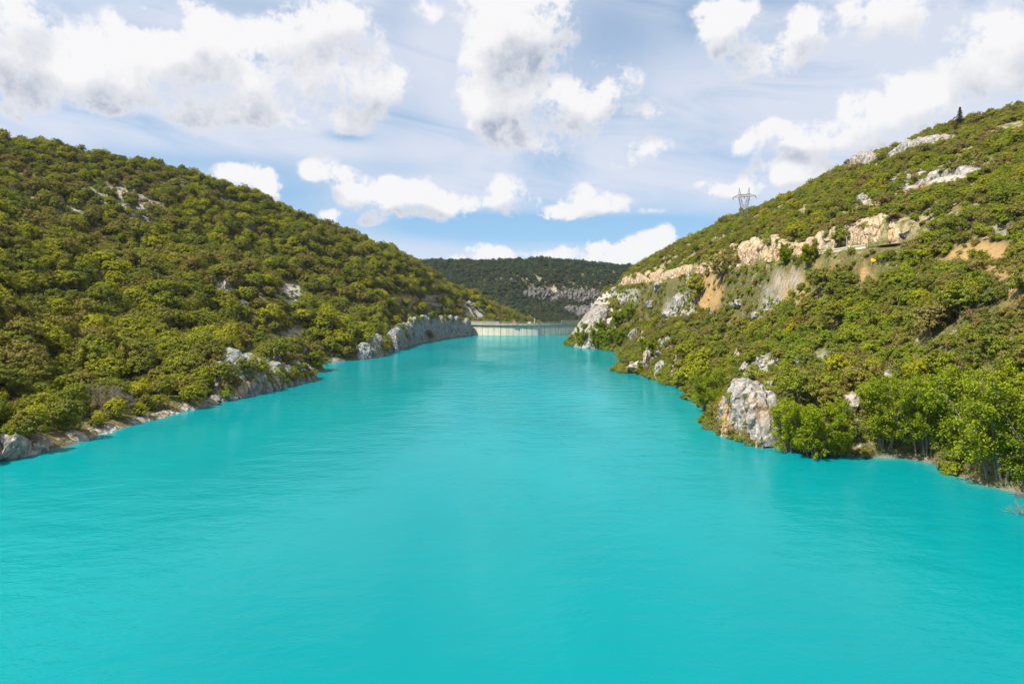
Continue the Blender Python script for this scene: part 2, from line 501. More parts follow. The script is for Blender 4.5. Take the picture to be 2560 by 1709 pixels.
def H0(x, y):
    x, y = np.asarray(x, float), np.asarray(y, float)
    u = np.clip((x - GX0) / GS, 0, HG.shape[0] - 1.001); v = np.clip((y - GY0) / GS, 0, HG.shape[1] - 1.001)
    i, j = u.astype(int), v.astype(int); fu, fv = u - i, v - j
    return HG[i, j] * (1 - fu) * (1 - fv) + HG[i + 1, j] * fu * (1 - fv) + HG[i, j + 1] * (1 - fu) * fv + HG[i + 1, j + 1] * fu * fv


def road_q(x, y):
    """signed distance to the road (uphill positive) and the road's level there"""
    P = np.array(ROAD[::-1]); Zr = np.array(ROAD_Z[::-1])
    cx = np.interp(y, P[:, 1], P[:, 0]); z = np.interp(y, P[:, 1], Zr)
    sl = np.gradient(P[:, 0], P[:, 1]); s = np.interp(y, P[:, 1], sl)
    return (x - cx) / np.sqrt(1 + s * s), z


def H(x, y):
    x, y = np.asarray(x, float), np.asarray(y, float)
    h = H0(x, y)
    q, z = road_q(x, y)
    on = (y > 178) & (y < 585) & (x > 20)
    up = np.clip((q - 3.8) / 2.2, 0, 1); dn = np.clip((-q - 4.0) / 7.0, 0, 1)
    k = np.where(q > 0, up, dn)
    k = k * k * (3 - 2 * k)
    e = np.clip((y - 178) / 14, 0, 1)
    k = 1 - (1 - k) * e
    return np.where(on, z * (1 - k) + h * k, h)


def hit(px, py, y0=70.0, y1=1400.0):
    """where the sight line through a picture point meets the land"""
    d = ray(px, py)
    Y = np.linspace(y0, y1, 2600)
    x, z = d[0] / d[1] * Y, CAM_H + d[2] / d[1] * Y
    below = np.nonzero(z < np.maximum(H(x, Y), 0.0))[0]
    i = below[0] if len(below) else len(Y) - 1
    return np.array((x[i], Y[i], max(float(H(x[i], Y[i])), 0.0)))


def seen(X, Y, Z, n=70):
    """does the camera see these points past the land (arrays)"""
    t = np.linspace(0.12, 0.985, n)[None]
    x, y, z = X[:, None] * t, Y[:, None] * t, CAM_H + (Z[:, None] - CAM_H) * t
    px, py = project(X, Y, Z)
    return (np.all(z > H0(x, y) - 0.5, axis=1)) & (px > -15) & (px < 2575) & (py > 0) & (py < 1709)


def zone(px, py, ells):
    r = np.zeros(np.shape(px))
    for (cx, cy, rx, ry, w) in ells:
        q = ((px - cx) / rx) ** 2 + ((py - cy) / ry) ** 2
        r = np.maximum(r, w * np.clip(1.6 - q, 0, 1))
    return r


# openings in the cover: pale rock, ochre scree, dry grass (picture centre and reach on the ground)
ROCKY = [(330, 505, 60, 30, .55), (250, 490, 60, 22, .5), (350, 530, 28, 22, .8), (175, 535, 30, 14, .8), (300, 480, 40, 14, .6), (375, 560, 14, 22, .8), (90, 500, 16, 16, .5), (520, 490, 22, 8, .6), (620, 565, 26, 8, .5), (440, 455, 24, 8, .5), (60, 470, 22, 8, .5), (800, 690, 20, 8, .5), (480, 640, 20, 8, .5), (560, 712, 14, 22, 1), (730, 735, 38, 24, .9), (690, 860, 60, 30, .6), (740, 850, 30, 30, .7),
         (625, 905, 50, 26, .9), (680, 920, 40, 30, .8), (1190, 790, 26, 16, 1), (1170, 765, 22, 12, .9), (790, 760, 60, 20, .6), (900, 780, 40, 16, .5),
         (1490, 790, 60, 36, .85), (1530, 745, 40, 16, .9), (1460, 820, 22, 40, .9), (1580, 735, 22, 14, .6), (1700, 775, 40, 22, .6), (1680, 790, 26, 14, .7), (1600, 855, 26, 22, .8), (1660, 870, 18, 36, .7), (1590, 915, 40, 16, 1), (1880, 960, 40, 60, .7), (1900, 905, 60, 18, .6),
         (1990, 900, 50, 16, .5), (2080, 900, 60, 20, .5), (2230, 940, 30, 22, .8), (1930, 760, 40, 22, .6), (2330, 440, 90, 16, .8), (2250, 455, 40, 18, .7), (2160, 490, 40, 16, .6), (2100, 395, 60, 14, .8), (2260, 370, 60, 12, .8), (2190, 420, 30, 12, .4), (2060, 600, 40, 10, .5),
         (2520, 560, 40, 30, .4), (2400, 420, 60, 10, .4), (2060, 520, 50, 10, .5), (1990, 470, 60, 10, .5), (1800, 600, 60, 10, .6), (1950, 545, 30, 10, .5),
         (1400, 728, 80, 10, .5), (1300, 695, 60, 8, .3), (1470, 775, 30, 12, .5)]
OCHRE = [(1770, 735, 34, 42, 1), (1790, 710, 20, 20, 1), (2450, 640, 90, 36, .8), (2530, 690, 60, 60, .7), (2160, 690, 24, 20, .9), (2170, 740, 16, 40, .6), (2300, 700, 16, 30, .4), (1985, 735, 40, 30, .8), (600, 650, 26, 6, .8), (650, 645, 30, 4, .8), (1035, 745, 60, 5, .8), (1220, 745, 10, 16, .6), (2060, 660, 40, 10, .4)]
MARL = [(1972, 700, 40, 18, 1), (1935, 722, 30, 12, .9), (1925, 785, 14, 20, .9), (1900, 795, 16, 8, .5)]


# ------------------------------------------------------------------ materials
def new_mat(name):
    m = bpy.data.materials.new(name)
    m.use_nodes = True
    t = m.node_tree
    t.nodes.clear()
    B = NB(t)
    bs = B.n('ShaderNodeBsdfPrincipled')
    t.links.new(bs.outputs[0], B.n('ShaderNodeOutputMaterial').inputs[0])
    return m, B, bs


def simple(name, col, rough=0.7, metal=0.0, var=0.15, scale=3.0):
    m, B, bs = new_mat(name)
    pos = B.n('ShaderNodeTexCoord').outputs['Object']
    n = B.noise(pos, scale, 4)
    B.put(bs.inputs['Base Color'], B.mix(B.ss(n, 0.3, 0.7), tuple(c * (1 - var) for c in col), tuple(min(c * (1 + var), 1) for c in col)))
    bs.inputs['Roughness'].default_value = rough
    bs.inputs['Metallic'].default_value = metal
    return m


def foliage_mat(name, cols, trans=0.22):
    """leaf colours from dull to fresh: each plant takes its own place on the scale, drifting slowly over the hillside"""
    m = bpy.data.materials.new(name)
    m.use_nodes = True
    t = m.node_tree
    t.nodes.clear()
    B = NB(t)
    rnd = B.n('ShaderNodeObjectInfo').outputs['Random']
    geo = B.n('ShaderNodeNewGeometry')
    pos = geo.outputs['Position']
    drift = B.noise(pos, 0.018, 2)
    leaf = geo.outputs['Random Per Island']
    drift = B.m('ADD', B.m('MULTIPLY', drift, 0.6), B.m('MULTIPLY', B.noise(pos, 0.055, 2), 0.4))
    f = B.m('ADD', B.m('MULTIPLY', rnd, 0.84), B.m('MULTIPLY_ADD', B.ss(drift, 0.36, 0.64), 0.36, -0.10))
    f = B.m('ADD', f, B.m('MULTIPLY', B.m('SUBTRACT', leaf, 0.5), 0.22), clamp=True)
    n = len(cols)
    c = B.ramp(f, [(i / (n - 1), k) for i, k in enumerate(cols)])
    val = B.m('MULTIPLY_ADD', leaf, 0.5, 0.75)
    c = B.mix(1.0, c, B.comb(val, val, val), 'MULTIPLY')
    df = B.n('ShaderNodeBsdfDiffuse'); tr = B.n('ShaderNodeBsdfTranslucent')
    B.put(df.inputs[0], c)
    B.put(tr.inputs[0], B.mix(1.0, c, (1.25, 1.3, 0.7), 'MULTIPLY'))
    mx = B.n('ShaderNodeMixShader'); mx.inputs[0].default_value = trans
    t.links.new(df.outputs[0], mx.inputs[1]); t.links.new(tr.outputs[0], mx.inputs[2])
    t.links.new(mx.outputs[0], B.n('ShaderNodeOutputMaterial').inputs[0])
    return m


OAK = foliage_mat('oak_leaves', [(.185, .152, .048), (.205, .184, .032), (.115, .140, .022), (.225, .238, .018), (.285, .275, .016)])
SHRUB = foliage_mat('shrub_leaves', [(.170, .126, .064), (.205, .172, .040), (.088, .126, .020), (.215, .230, .018), (.145, .195, .020)])
FAR_LEAF_SHADED = foliage_mat('cloud_shaded_far_leaves', [(.050, .066, .036), (.042, .062, .036), (.062, .080, .038), (.082, .096, .038)])  # cloud shade over the far hill is put into these dark, bluish leaf colours
WILLOW = foliage_mat('willow_leaves', [(.150, .190, .012), (.175, .225, .012), (.205, .245, .014), (.220, .230, .012)], 0.3)
FRESH = foliage_mat('fresh_leaves', [(.165, .210, .010), (.195, .245, .010), (.225, .260, .012)], 0.3)
NEEDLE = foliage_mat('conifer_needles', [(.035, .050, .018), (.045, .068, .020)], 0.1)
RUSSET = foliage_mat('russet_leaves', [(.200, .105, .036), (.175, .120, .032), (.150, .140, .028)])
PURPLE = simple('purple_flowers', (.16, .03, .22))
BARK = simple('bark', (.13, .105, .085), 0.9, var=.35, scale=6)
DEADWOOD = simple('dead_wood', (.17, .135, .115), 0.9, var=.3, scale=5)
PALEWOOD = simple('bleached_wood', (.42, .38, .33), 0.9, var=.2, scale=5)


def rock_mat(name, pale, grey, warm, streak=(.10, .115, .115), warm_amt=0.5, streak_amt=0.4):
    m, B, bs = new_mat(name)
    pos = B.n('ShaderNodeNewGeometry').outputs['Position']
    big = B.noise(pos, 0.11, 5, 0.6)
    mid = B.noise(pos, 0.55, 6, 0.65)
    fine = B.noise(pos, 2.6, 5, 0.7)
    c = B.mix(B.ss(mid, 0.32, 0.68), grey, pale)
    c = B.mix(B.m('MULTIPLY', B.ss(big, 0.50, 0.66), warm_amt), c, warm)
    # rain streaks run down the face
    st = B.noise(B.vm('MULTIPLY', pos, (0.75, 0.75, 0.055)), 1.0, 4, 0.6)
    c = B.mix(B.m('MULTIPLY', B.ss(st, 0.54, 0.70), streak_amt), c, streak)
    c = B.mix(B.m('MULTIPLY', B.ss(fine, 0.58, 0.75), 0.35), c, tuple(g * .5 for g in grey))
    # joints: a net of dark cracks, taller than wide
    wq = B.vm('MULTIPLY_ADD', B.noise(pos, 0.9, 3, col=True), (0.9, 0.9, 0.9), B.vm('MULTIPLY', pos, (1, 1, 0.6)))
    cr = B.vor(wq, 0.42, 'DISTANCE_TO_EDGE')
    cr2 = B.vor(wq, 1.3, 'DISTANCE_TO_EDGE')
    c = B.mix(B.m('MULTIPLY', B.ss(cr, 0.08, 0.01), 0.45), c, tuple(g * .22 for g in grey))
    c = B.mix(B.m('MULTIPLY', B.ss(cr2, 0.09, 0.01), 0.28), c, tuple(g * .35 for g in grey))
    # tufts on ledges
    nrm = B.sep(B.n('ShaderNodeNewGeometry').outputs['True Normal'])[2]
    c = B.mix(B.m('MULTIPLY', B.ss(nrm, 0.62, 0.9), B.ss(B.noise(pos, 0.5, 3), 0.50, 0.60)), c, (.16, .13, .035))
    B.put(bs.inputs['Base Color'], c)
    bs.inputs['Roughness'].default_value = 0.95
    bs.inputs['Specular IOR Level'].default_value = 0.15
    bp = B.n('ShaderNodeBump'); bp.inputs['Strength'].default_value = 0.9; bp.inputs['Distance'].default_value = 0.5
    B.put(bp.inputs['Height'], B.m('ADD', B.m('ADD', mid, B.m('MULTIPLY', fine, 0.4)), B.m('MULTIPLY', B.ss(cr, 0.0, 0.2), 0.8)))
    B.put(bs.inputs['Normal'], bp.outputs[0])
    return m


LIME = rock_mat('limestone', (.43, .40, .365), (.24, .225, .21), (.40, .23, .10), warm_amt=.5)
STAINED = rock_mat('stained_limestone', (.42, .38, .335), (.25, .23, .21), (.44, .24, .09), warm_amt=.85, streak_amt=.5)
LIME_SHADE_GREY = rock_mat('shade_grey_limestone', (.29, .305, .305), (.165, .19, .20), (.40, .27, .14), (.085, .12, .13), .7, .85)  # the blue-grey shade on these cliffs is painted into the rock colour
CUT = rock_mat('road_cut_rock', (.56, .43, .29), (.38, .285, .19), (.54, .30, .10), (.22, .155, .10), .65, .5)
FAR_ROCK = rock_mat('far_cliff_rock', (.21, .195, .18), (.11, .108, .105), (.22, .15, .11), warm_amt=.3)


def ground_mat():
    m, B, bs = new_mat('stony_ground')
    geo = B.n('ShaderNodeNewGeometry')
    pos = geo.outputs['Position']

    def attr(n):
        a = B.n('ShaderNodeAttribute'); a.attribute_name = n
        return a.outputs['Fac']
    big, mid, fine = B.noise(pos, 0.06, 4), B.noise(pos, 0.45, 5, 0.65), B.noise(pos, 2.2, 4, 0.7)
    c = B.mix(B.ss(big, 0.4, 0.62), (.15, .115, .050), (.115, .120, .034))
    tuft = B.noise(pos, 1.1, 5, 0.7)
    c = B.mix(B.ss(fine, 0.45, 0.6), c, (.075, .078, .022))
    c = B.mix(B.ss(tuft, 0.50, 0.60), c, (.060, .070, .018))
    c = B.mix(B.ss(B.noise(pos, 0.8, 4, 0.6), 0.57, 0.66), c, (.21, .165, .085))
    c = B.mix(B.ss(mid, 0.60, 0.70), c, (.33, .28, .22))
    zz = B.sep(pos)[2]
    xx = B.sep(pos)[0]
    dry = B.m('MULTIPLY', B.m('MULTIPLY', B.ss(zz, 42, 48), B.ss(xx, 40, 60)), B.ss(mid, 0.42, 0.56))
    c = B.mix(dry, c, B.mix(B.ss(fine, 0.4, 0.6), (.20, .165, .070), (.34, .28, .17)))
    rocky = B.m('MULTIPLY', attr('rocky'), B.ss(mid, 0.38, 0.52))
    c = B.mix(rocky, c, B.mix(B.ss(fine, 0.35, 0.65), (.33, .31, .285), (.52, .49, .45)))
    c = B.mix(B.m('MULTIPLY', attr('ochre'), B.ss(mid, 0.25, 0.5)), c, B.mix(B.ss(fine, 0.35, 0.65), (.34, .19, .075), (.42, .29, .13)))
    gul = B.noise(B.vm('MULTIPLY', pos, (0.45, 0.9, 0.3)), 1.0, 6, 0.65)
    c = B.mix(B.m('MULTIPLY', attr('marl'), B.ss(mid, 0.2, 0.42)), c, B.mix(B.ss(gul, 0.40, 0.6), (.26, .205, .15), (.40, .335, .265)))
    z = B.sep(pos)[2]
    c = B.mix(B.ss(B.m('ADD', z, B.m('MULTIPLY', mid, 1.6)), 1.5, 0.7), c, B.mix(B.ss(fine, 0.35, 0.65), (.12, .108, .09), (.22, .20, .17)))
    B.put(bs.inputs['Base Color'], c)
    bs.inputs['Roughness'].default_value = 1.0
    bs.inputs['Specular IOR Level'].default_value = 0.1
    bp = B.n('ShaderNodeBump'); bp.inputs['Strength'].default_value = 1.0; bp.inputs['Distance'].default_value = 0.7
    B.put(bp.inputs['Height'], B.m('ADD', mid, B.m('MULTIPLY', fine, 0.5)))
    B.put(bs.inputs['Normal'], bp.outputs[0])
    return m


GROUND = ground_mat()


# ------------------------------------------------------------------ terrain sheets
def sheet(name, x0, x1, y0, y1, st, fine=0.0):
    gx, gy = np.arange(x0, x1 + .01, st), np.arange(y0, y1 + .01, st)
    X, Y = np.meshgrid(gx, gy, indexing='ij')
    Z = H(X, Y)
    if fine: Z = Z + np.clip(Z / 6, 0, 1) * fine * fbm(X / 3.1, Y / 3.1, s=9, o=2)
    nx, ny = X.shape
    idx = np.arange(nx * ny).reshape(nx, ny)
    F = np.stack([idx[:-1, :-1], idx[1:, :-1], idx[1:, 1:], idx[:-1, 1:]], -1).reshape(-1, 4)
    px, py = project(X.ravel(), Y.ravel(), Z.ravel())
    me = mesh_np(name, np.stack([X.ravel(), Y.ravel(), Z.ravel()], -1), F, GROUND, smooth=True,
                 attrs={'rocky': zone(px, py, ROCKY), 'ochre': zone(px, py, OCHRE), 'marl': zone(px, py, MARL)})
    return tag(link(name, me), kind='structure')


sheet('hill', -470, -6, -50, 900, 2.0, 0.35)
sheet('hill', -6, 340, -50, 900, 1.6, 0.35)
sheet('far_hill', -470, 470, 900, 1500, 4.0)
# the country beyond, one sheet out to the horizon
tag(link('ground', mesh_np('ground', [(-5000, -5000, -40), (5000, -5000, -40), (5000, 5000, -40), (-5000, 5000, -40)], [(0, 1, 2, 3)], GROUND)), kind='structure')


# ------------------------------------------------------------------ water
def water_mat():
    m = bpy.data.materials.new('turquoise_water')
    m.use_nodes = True
    m.node_tree.nodes.clear()
    B = NB(m.node_tree)
    pos = B.n('ShaderNodeNewGeometry').outputs['Position']
    sh = B.n('ShaderNodeAttribute'); sh.attribute_name = 'shallow'
    big = B.noise(B.vm('MULTIPLY', pos, (1.0, 0.6, 1)), 0.012, 4)
    c = B.mix(B.ss(big, 0.32, 0.68), WATER_A, WATER_B)
    c = B.mix(sh.outputs['Fac'], c, (.07, .22, .14))
    # ripples: fine chop, longer wavelets, and gusts that roughen some patches more than others
    p1 = B.vm('MULTIPLY', pos, (1.0, 1.5, 1))
    w1 = B.noise(p1, 0.55, 3, 0.6, 0.3)
    w2 = B.noise(p1, 1.9, 3, 0.6, 0.2)
    w3 = B.noise(p1, 0.13, 2, 0.5)
    gust = B.ss(B.noise(B.vm('MULTIPLY', pos, (1.0, 0.55, 1)), 0.018, 5, 0.62), 0.36, 0.64, 0.22, 1.0)
    hgt = B.m('ADD', B.m('ADD', B.m('MULTIPLY', w1, 0.34), B.m('MULTIPLY', w2, 0.10)), B.m('MULTIPLY', w3, 0.9))
    bp = B.n('ShaderNodeBump'); bp.inputs['Distance'].default_value = 0.32
    B.put(bp.inputs['Strength'], gust); B.put(bp.inputs['Height'], hgt)
    df, gl = B.n('ShaderNodeBsdfDiffuse'), B.n('ShaderNodeBsdfGlossy')
    B.put(df.inputs[0], c); B.put(df.inputs['Normal'], bp.outputs[0])
    gl.inputs[0].default_value = (.62, .95, 1.0, 1); gl.inputs['Roughness'].default_value = 0.07
    B.put(gl.inputs['Normal'], bp.outputs[0])
    fr = B.n('ShaderNodeFresnel'); fr.inputs[0].default_value = 1.33
    B.put(fr.inputs['Normal'], bp.outputs[0])
    mx = B.n('ShaderNodeMixShader')
    B.put(mx.inputs[0], B.m('MULTIPLY', B.m('SUBTRACT', fr.outputs[0], 0.012), 0.72, clamp=True))
    m.node_tree.links.new(df.outputs[0], mx.inputs[1]); m.node_tree.links.new(gl.outputs[0], mx.inputs[2])
    m.node_tree.links.new(mx.outputs[0], B.n('ShaderNodeOutputMaterial').inputs[0])
    return m


WATER_A, WATER_B = (.0, .162, .178), (.0, .200, .213)
WATER = water_mat()
_x, _y = np.arange(-110, 121, 3.0), np.arange(-60, 800.1, 3.0)
_X, _Y = np.meshgrid(_x, _y, indexing='ij')
_hb = H(_X, _Y)
_i = np.arange(_X.size).reshape(_X.shape)
tag(link('water', mesh_np('water', np.stack([_X.ravel(), _Y.ravel(), np.zeros(_X.size)], -1), np.stack([_i[:-1, :-1], _i[1:, :-1], _i[1:, 1:], _i[:-1, 1:]], -1).reshape(-1, 4), WATER, smooth=True,
                          attrs={'shallow': np.clip(1 + _hb.ravel() / 1.6, 0, 1) ** 1.5 * (_X.ravel() > 0) * .7})), kind='structure')


# ------------------------------------------------------------------ rocks
def rock_wall(name, base, heights, mat, seed, res=0.7, lean=0.12, amp=1.6, cap=5.0, side=1, block=4.0, sink=2.0, rag=0.25, out=0.0):
    """a rock face along a base line of points; side=+1 faces to the left of the direction of travel"""
    P = np.array(base, float)
    L = np.r_[0, np.cumsum(np.linalg.norm(np.diff(P[:, :2], axis=0), axis=1))]
    nu = max(int(L[-1] / res), 4)
    u = np.linspace(0, L[-1], nu)
    bx, by, bz = (np.interp(u, L, P[:, k]) for k in range(3))
    hh = np.interp(u, L, heights)
    hh = hh * (1 + rag * fbm(u / 5.0, seed * 1.7, s=seed, o=4))
    tx, ty = np.gradient(bx), np.gradient(by)
    k = max(int(4 / res), 1)
    ker = np.ones(2 * k + 1) / (2 * k + 1)
    tx, ty = (np.convolve(np.pad(t, k, mode='edge'), ker, 'valid') for t in (tx, ty))
    ln = np.hypot(tx, ty) + 1e-9
    nx, ny = -ty / ln * side, tx / ln * side
    bx, by = bx + nx * out, by + ny * out
    nv = max(int(max(hh) / res), 4)
    nc = max(int(cap / (res * 1.6)), 2)
    V = np.zeros((nu, nv + nc, 3))
    edge = np.clip(np.minimum(u, L[-1] - u) / 4.0, 0, 1)
    for j in range(nv + nc):
        if j < nv:
            v = j / (nv - 1)
            z = bz - sink + (hh * edge ** .5 + sink) * v
            back = lean * (z - bz) + 1.2 * v ** 6
        else:
            v = 1.0
            c = (j - nv + 1) / nc
            z = bz - sink + (hh * edge ** .5 + sink) + 0.8 * math.sin(c * 3) - 2.6 * c * c
            back = lean * (z - bz) + 1.2 + cap * c
        # blocks and vertical fissures
        q = u / block + 0.35 * vnoise(u / 2.2, z / 3.0, s=seed + 3)
        cell = np.floor(q); fr = q - cell
        zc = np.floor(z / (block * 1.35) + _hash(cell.astype(np.int64), 0, 0, seed) * 3)
        dep = _hash(cell.astype(np.int64), zc.astype(np.int64), 1, seed)
        crack = np.exp(-(np.minimum(fr, 1 - fr) / 0.09) ** 2)
        dsp = amp * (0.9 * dep - 0.8 * crack + 0.6 * fbm(u / 3.0, z / 4.5, seed, o=5, s=seed + 8, g=.62))
        if j >= nv: dsp = dsp * max(0.0, 1 - (j - nv) / nc) 
        V[:, j, 0] = bx + nx * (dsp - back); V[:, j, 1] = by + ny * (dsp - back)
        V[:, j, 2] = z + (0.35 * amp * fbm(u / 2.1, j * .37, seed, o=3, s=seed + 31) if j >= nv - 2 else 0)
    idx = np.arange(nu * (nv + nc)).reshape(nu, nv + nc)
    F = np.stack([idx[:-1, :-1], idx[1:, :-1], idx[1:, 1:], idx[:-1, 1:]], -1).reshape(-1, 4)
    if side > 0: F = F[:, ::-1]
    return mesh_np(name, V.reshape(-1, 3), F, mat)


_ICO = None


def ico(sub=3):
    global _ICO
    if _ICO is None:
        import bmesh
        bm = bmesh.new(); bmesh.ops.create_icosphere(bm, subdivisions=sub, radius=1.0)
        _ICO = (np.array([v.co[:] for v in bm.verts]), np.array([[v.index for v in f.verts] for f in bm.faces]))
        bm.free()
    return _ICO


def boulder(name, seed, mat, size=(1, 1, .8), cuts=9):
    V, F = ico()
    r = np.random.default_rng(seed)
    V = V.copy()
    for _ in range(cuts):
        n = r.normal(size=3); n /= np.linalg.norm(n)
        d = r.uniform(.45, .85)
        over = V @ n - d
        V -= np.outer(np.clip(over, 0, None), n)
    V *= (1 + 0.24 * fbm(V[:, 0] * 2.2, V[:, 1] * 2.2, V[:, 2] * 2.2, s=seed, o=5, g=.6))[:, None]
    V *= np.array(size)
    return mesh_np(name, V, F, mat)


BOULDERS = [boulder('rock', 40 + i, LIME, ((1, .8, .7), (1, .9, 1.0), (1.2, .7, .6), (.8, .8, 1.3), (1.3, .9, .5), (.9, 1.1, .8))[i]) for i in range(6)]


# ------------------------------------------------------------------ plants
def leaves(C, N, size, r, asp=0.62):
    """diamond leaves at C facing N; returns vertices, faces"""
    n = len(C)
    N = N / (np.linalg.norm(N, axis=1)[:, None] + 1e-9)
    t = r.normal(size=(n, 3)); t -= N * (t * N).sum(1)[:, None]
    t /= np.linalg.norm(t, axis=1)[:, None] + 1e-9
    b = np.cross(N, t)
    s = (size * r.uniform(.65, 1.35, n))[:, None]
    V = np.stack([C + t * s, C + b * s * asp, C - t * s, C - b * s * asp], 1).reshape(-1, 3)
    return V, np.arange(4 * n).reshape(n, 4)


def clump_crown(seed, Rx, Hc, z0, lobes, per_lobe, n_leaf, clump_r, leaf, flat=0.8, loose=0.0):
    """a broad crown: lobes on a dome, leaf clumps over every lobe"""
    r = np.random.default_rng(seed)
    Cs, Ns = [], []
    cen = np.array((0, 0, z0 + Hc * 0.42))
    L = [(cen, Rx * .68, Hc * .5)]
    for i in range(lobes):
        a = i * 2.4 + r.uniform(-.5, .5)
        e = r.uniform(-.25, 1.25)
        c = cen + np.array((math.cos(a) * math.cos(e) * Rx * .58, math.sin(a) * math.cos(e) * Rx * .58, math.sin(e) * Hc * .42))
        k = r.uniform(.42, .60)
        L.append((c, Rx * k, Hc * k * flat))
    for (c, lr, lh) in L:
        d = r.normal(size=(per_lobe, 3)); d[:, 2] = np.abs(d[:, 2]) * 1.0 - .35
        d /= np.linalg.norm(d, axis=1)[:, None]
        P = c + d * np.array((lr, lr, lh)) * r.uniform(.86, 1.06, (per_lobe, 1))
        out = P - (cen - np.array((0, 0, Hc * .2)))
        out /= np.linalg.norm(out, axis=1)[:, None]
        for p, o in zip(P, out):
            cr = clump_r * r.uniform(.6, 1.3)
            q = r.normal(size=(n_leaf, 3)); q /= np.linalg.norm(q, axis=1)[:, None]
            q *= r.uniform(.55, 1.0 + loose, (n_leaf, 1)) * cr
            q[:, 2] *= .7
            Cs.append(p + q); Ns.append(q / cr + o * .8 + r.normal(size=(n_leaf, 3)) * .35 + np.array((0, 0, .3)))
    C, N = np.concatenate(Cs), np.concatenate(Ns)
    return leaves(C, N, leaf, r)


def trunk_np(seed, h, rad, spread, n=5):
    r = np.random.default_rng(seed)
    mb = MB()
    k = np.linspace(0, 1, 5)
    bend = r.normal(size=2) * .12 * h
    main = np.stack([bend[0] * k ** 2, bend[1] * k ** 2, -0.6 + (h * .75 + .6) * k], -1)
    mb.tube(main, rad * (1.25 - .6 * k), 6)
    for i in range(n):
        a = i * 2 * math.pi / n + r.uniform(-.5, .5)
        s = main[2] if i % 2 else main[3]
        e = s + np.array((math.cos(a) * spread * .75, math.sin(a) * spread * .75, h * r.uniform(.25, .5)))
        mid = (s + e) / 2 + np.array((0, 0, h * .06))
        mb.tube([s, mid, e], [rad * .5, rad * .35, rad * .15], 5)
    return mb.arrays()


def joined(name, parts, mats):
    V, F, I, n = [], [], [], 0
    for k, (v, f) in enumerate(parts):
        V.append(v); F.append(f + n); I.append(np.full(len(f), k)); n += len(v)
    return mesh_np(name, np.concatenate(V), np.concatenate(F), mats, np.concatenate(I))


class Kind:
    """one plant type: separate crown and trunk for single trees, one joined mesh for the mass"""
    def __init__(self, name, crown, trunk, leaf_mat, wood=None):
        self.name = name
        self.crown = mesh_np('crown', *crown, leaf_mat)
        self.trunk = mesh_np('trunk', *trunk, wood or BARK)
        self.whole = joined(name, [crown, trunk], [leaf_mat, wood or BARK])


OAKS, SHRUBS, FARS = [], [], []
for i in range(6):
    Rx, Hc = ((3.3, 4.6), (3.8, 4.6), (2.9, 4.2), (3.6, 5.4), (3.2, 3.8), (4.1, 5.0))[i]
    OAKS.append(Kind('oak', clump_crown(100 + i, Rx, Hc, .7, 9 + i % 3, 20, 26, .50, .165), trunk_np(200 + i, 3.4, .2, Rx * .7), OAK))
for i in range(5):
    Rx, Hc = ((1.35, 1.9), (1.7, 2.0), (1.1, 1.9), (1.5, 1.5), (1.9, 2.5))[i]
    SHRUBS.append(Kind('shrub', clump_crown(300 + i, Rx, Hc, 0.0, 6, 11, 28, .32, .11, loose=.35), trunk_np(400 + i, 1.4, .06, Rx * .6, 7), RUSSET if i == 5 else SHRUB))
SHRUBS.append(Kind('shrub', clump_crown(306, 1.6, 2.0, 0.0, 6, 11, 28, .32, .11, loose=.4), trunk_np(406, 1.4, .06, 1, 7), RUSSET))
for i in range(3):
    FARS.append(Kind('far_tree', clump_crown(500 + i, 4.0, 5.6, 1.0, 7, 7, 16, 1.0, .46), trunk_np(510 + i, 3.0, .25, 2.5), FAR_LEAF_SHADED))


def branchy(seed, h, stems, spread, depth_leaf, leaf, mat, name, droop=0.0, dense=18, wood=None, base_spread=.5, start=.25):
    """a loose, many-stemmed tree: curved stems, side branches, leaf sprays along them"""
    r = np.random.default_rng(seed)
    mb = MB(); C, N = [], []
    for s in range(stems):
        a = s * 2 * math.pi / stems + r.uniform(-.6, .6)
        lean = spread * r.uniform(.35, 1.0)
        hh = h * r.uniform(.72, 1.0)
        k = np.linspace(0, 1, 9)
        b0 = np.array((math.cos(a), math.sin(a), 0)) * base_spread * r.uniform(.2, 1)
        st = np.stack([b0[0] + math.cos(a) * lean * k ** 1.4 + .25 * np.sin(k * 7 + s), b0[1] + math.sin(a) * lean * k ** 1.4 + .25 * np.cos(k * 6 + s), -1.2 + (hh + 1.2) * k], -1)
        mb.tube(st, (h * .013) * (1.1 - k), 5)
        nb = 20
        for i in range(nb):
            t = start + (1 - start) * (i + r.uniform(0, 1)) / nb
            p = np.array([np.interp(t, k, st[:, q]) for q in range(3)])
            ba = r.uniform(0, 2 * math.pi)
            bl = h * .22 * (1.15 - t) * r.uniform(.7, 1.5) + .4
            d = np.array((math.cos(ba), math.sin(ba), r.uniform(.2, .9) - droop))
            m = np.linspace(0, 1, 5)[:, None]
            bp = p + d * bl * m + np.array((0, 0, -droop * bl * .6)) * m ** 2
            mb.tube(bp, np.linspace(h * .004, h * .0015, 5), 4)
            for j in range(depth_leaf):
                tt = r.uniform(.2, 1.05)
                c = p + d * bl * tt + np.array((0, 0, -droop * bl * .6)) * tt ** 2 + r.normal(size=3) * .16
                rr = h * .05 * r.uniform(.6, 1.3)
                q = r.normal(size=(dense, 3)); q /= np.linalg.norm(q, axis=1)[:, None]
                q *= r.uniform(.25, 1.0, (dense, 1)) * rr
                C.append(c + q); N.append(q / rr * .6 + r.normal(size=(dense, 3)) * .5 + np.array((0, 0, .7)))
    Vt, Ft = mb.arrays()
    lv = leaves(np.concatenate(C), np.concatenate(N), leaf, r, .5)
    return Kind(name, lv, (Vt, Ft), mat, wood)


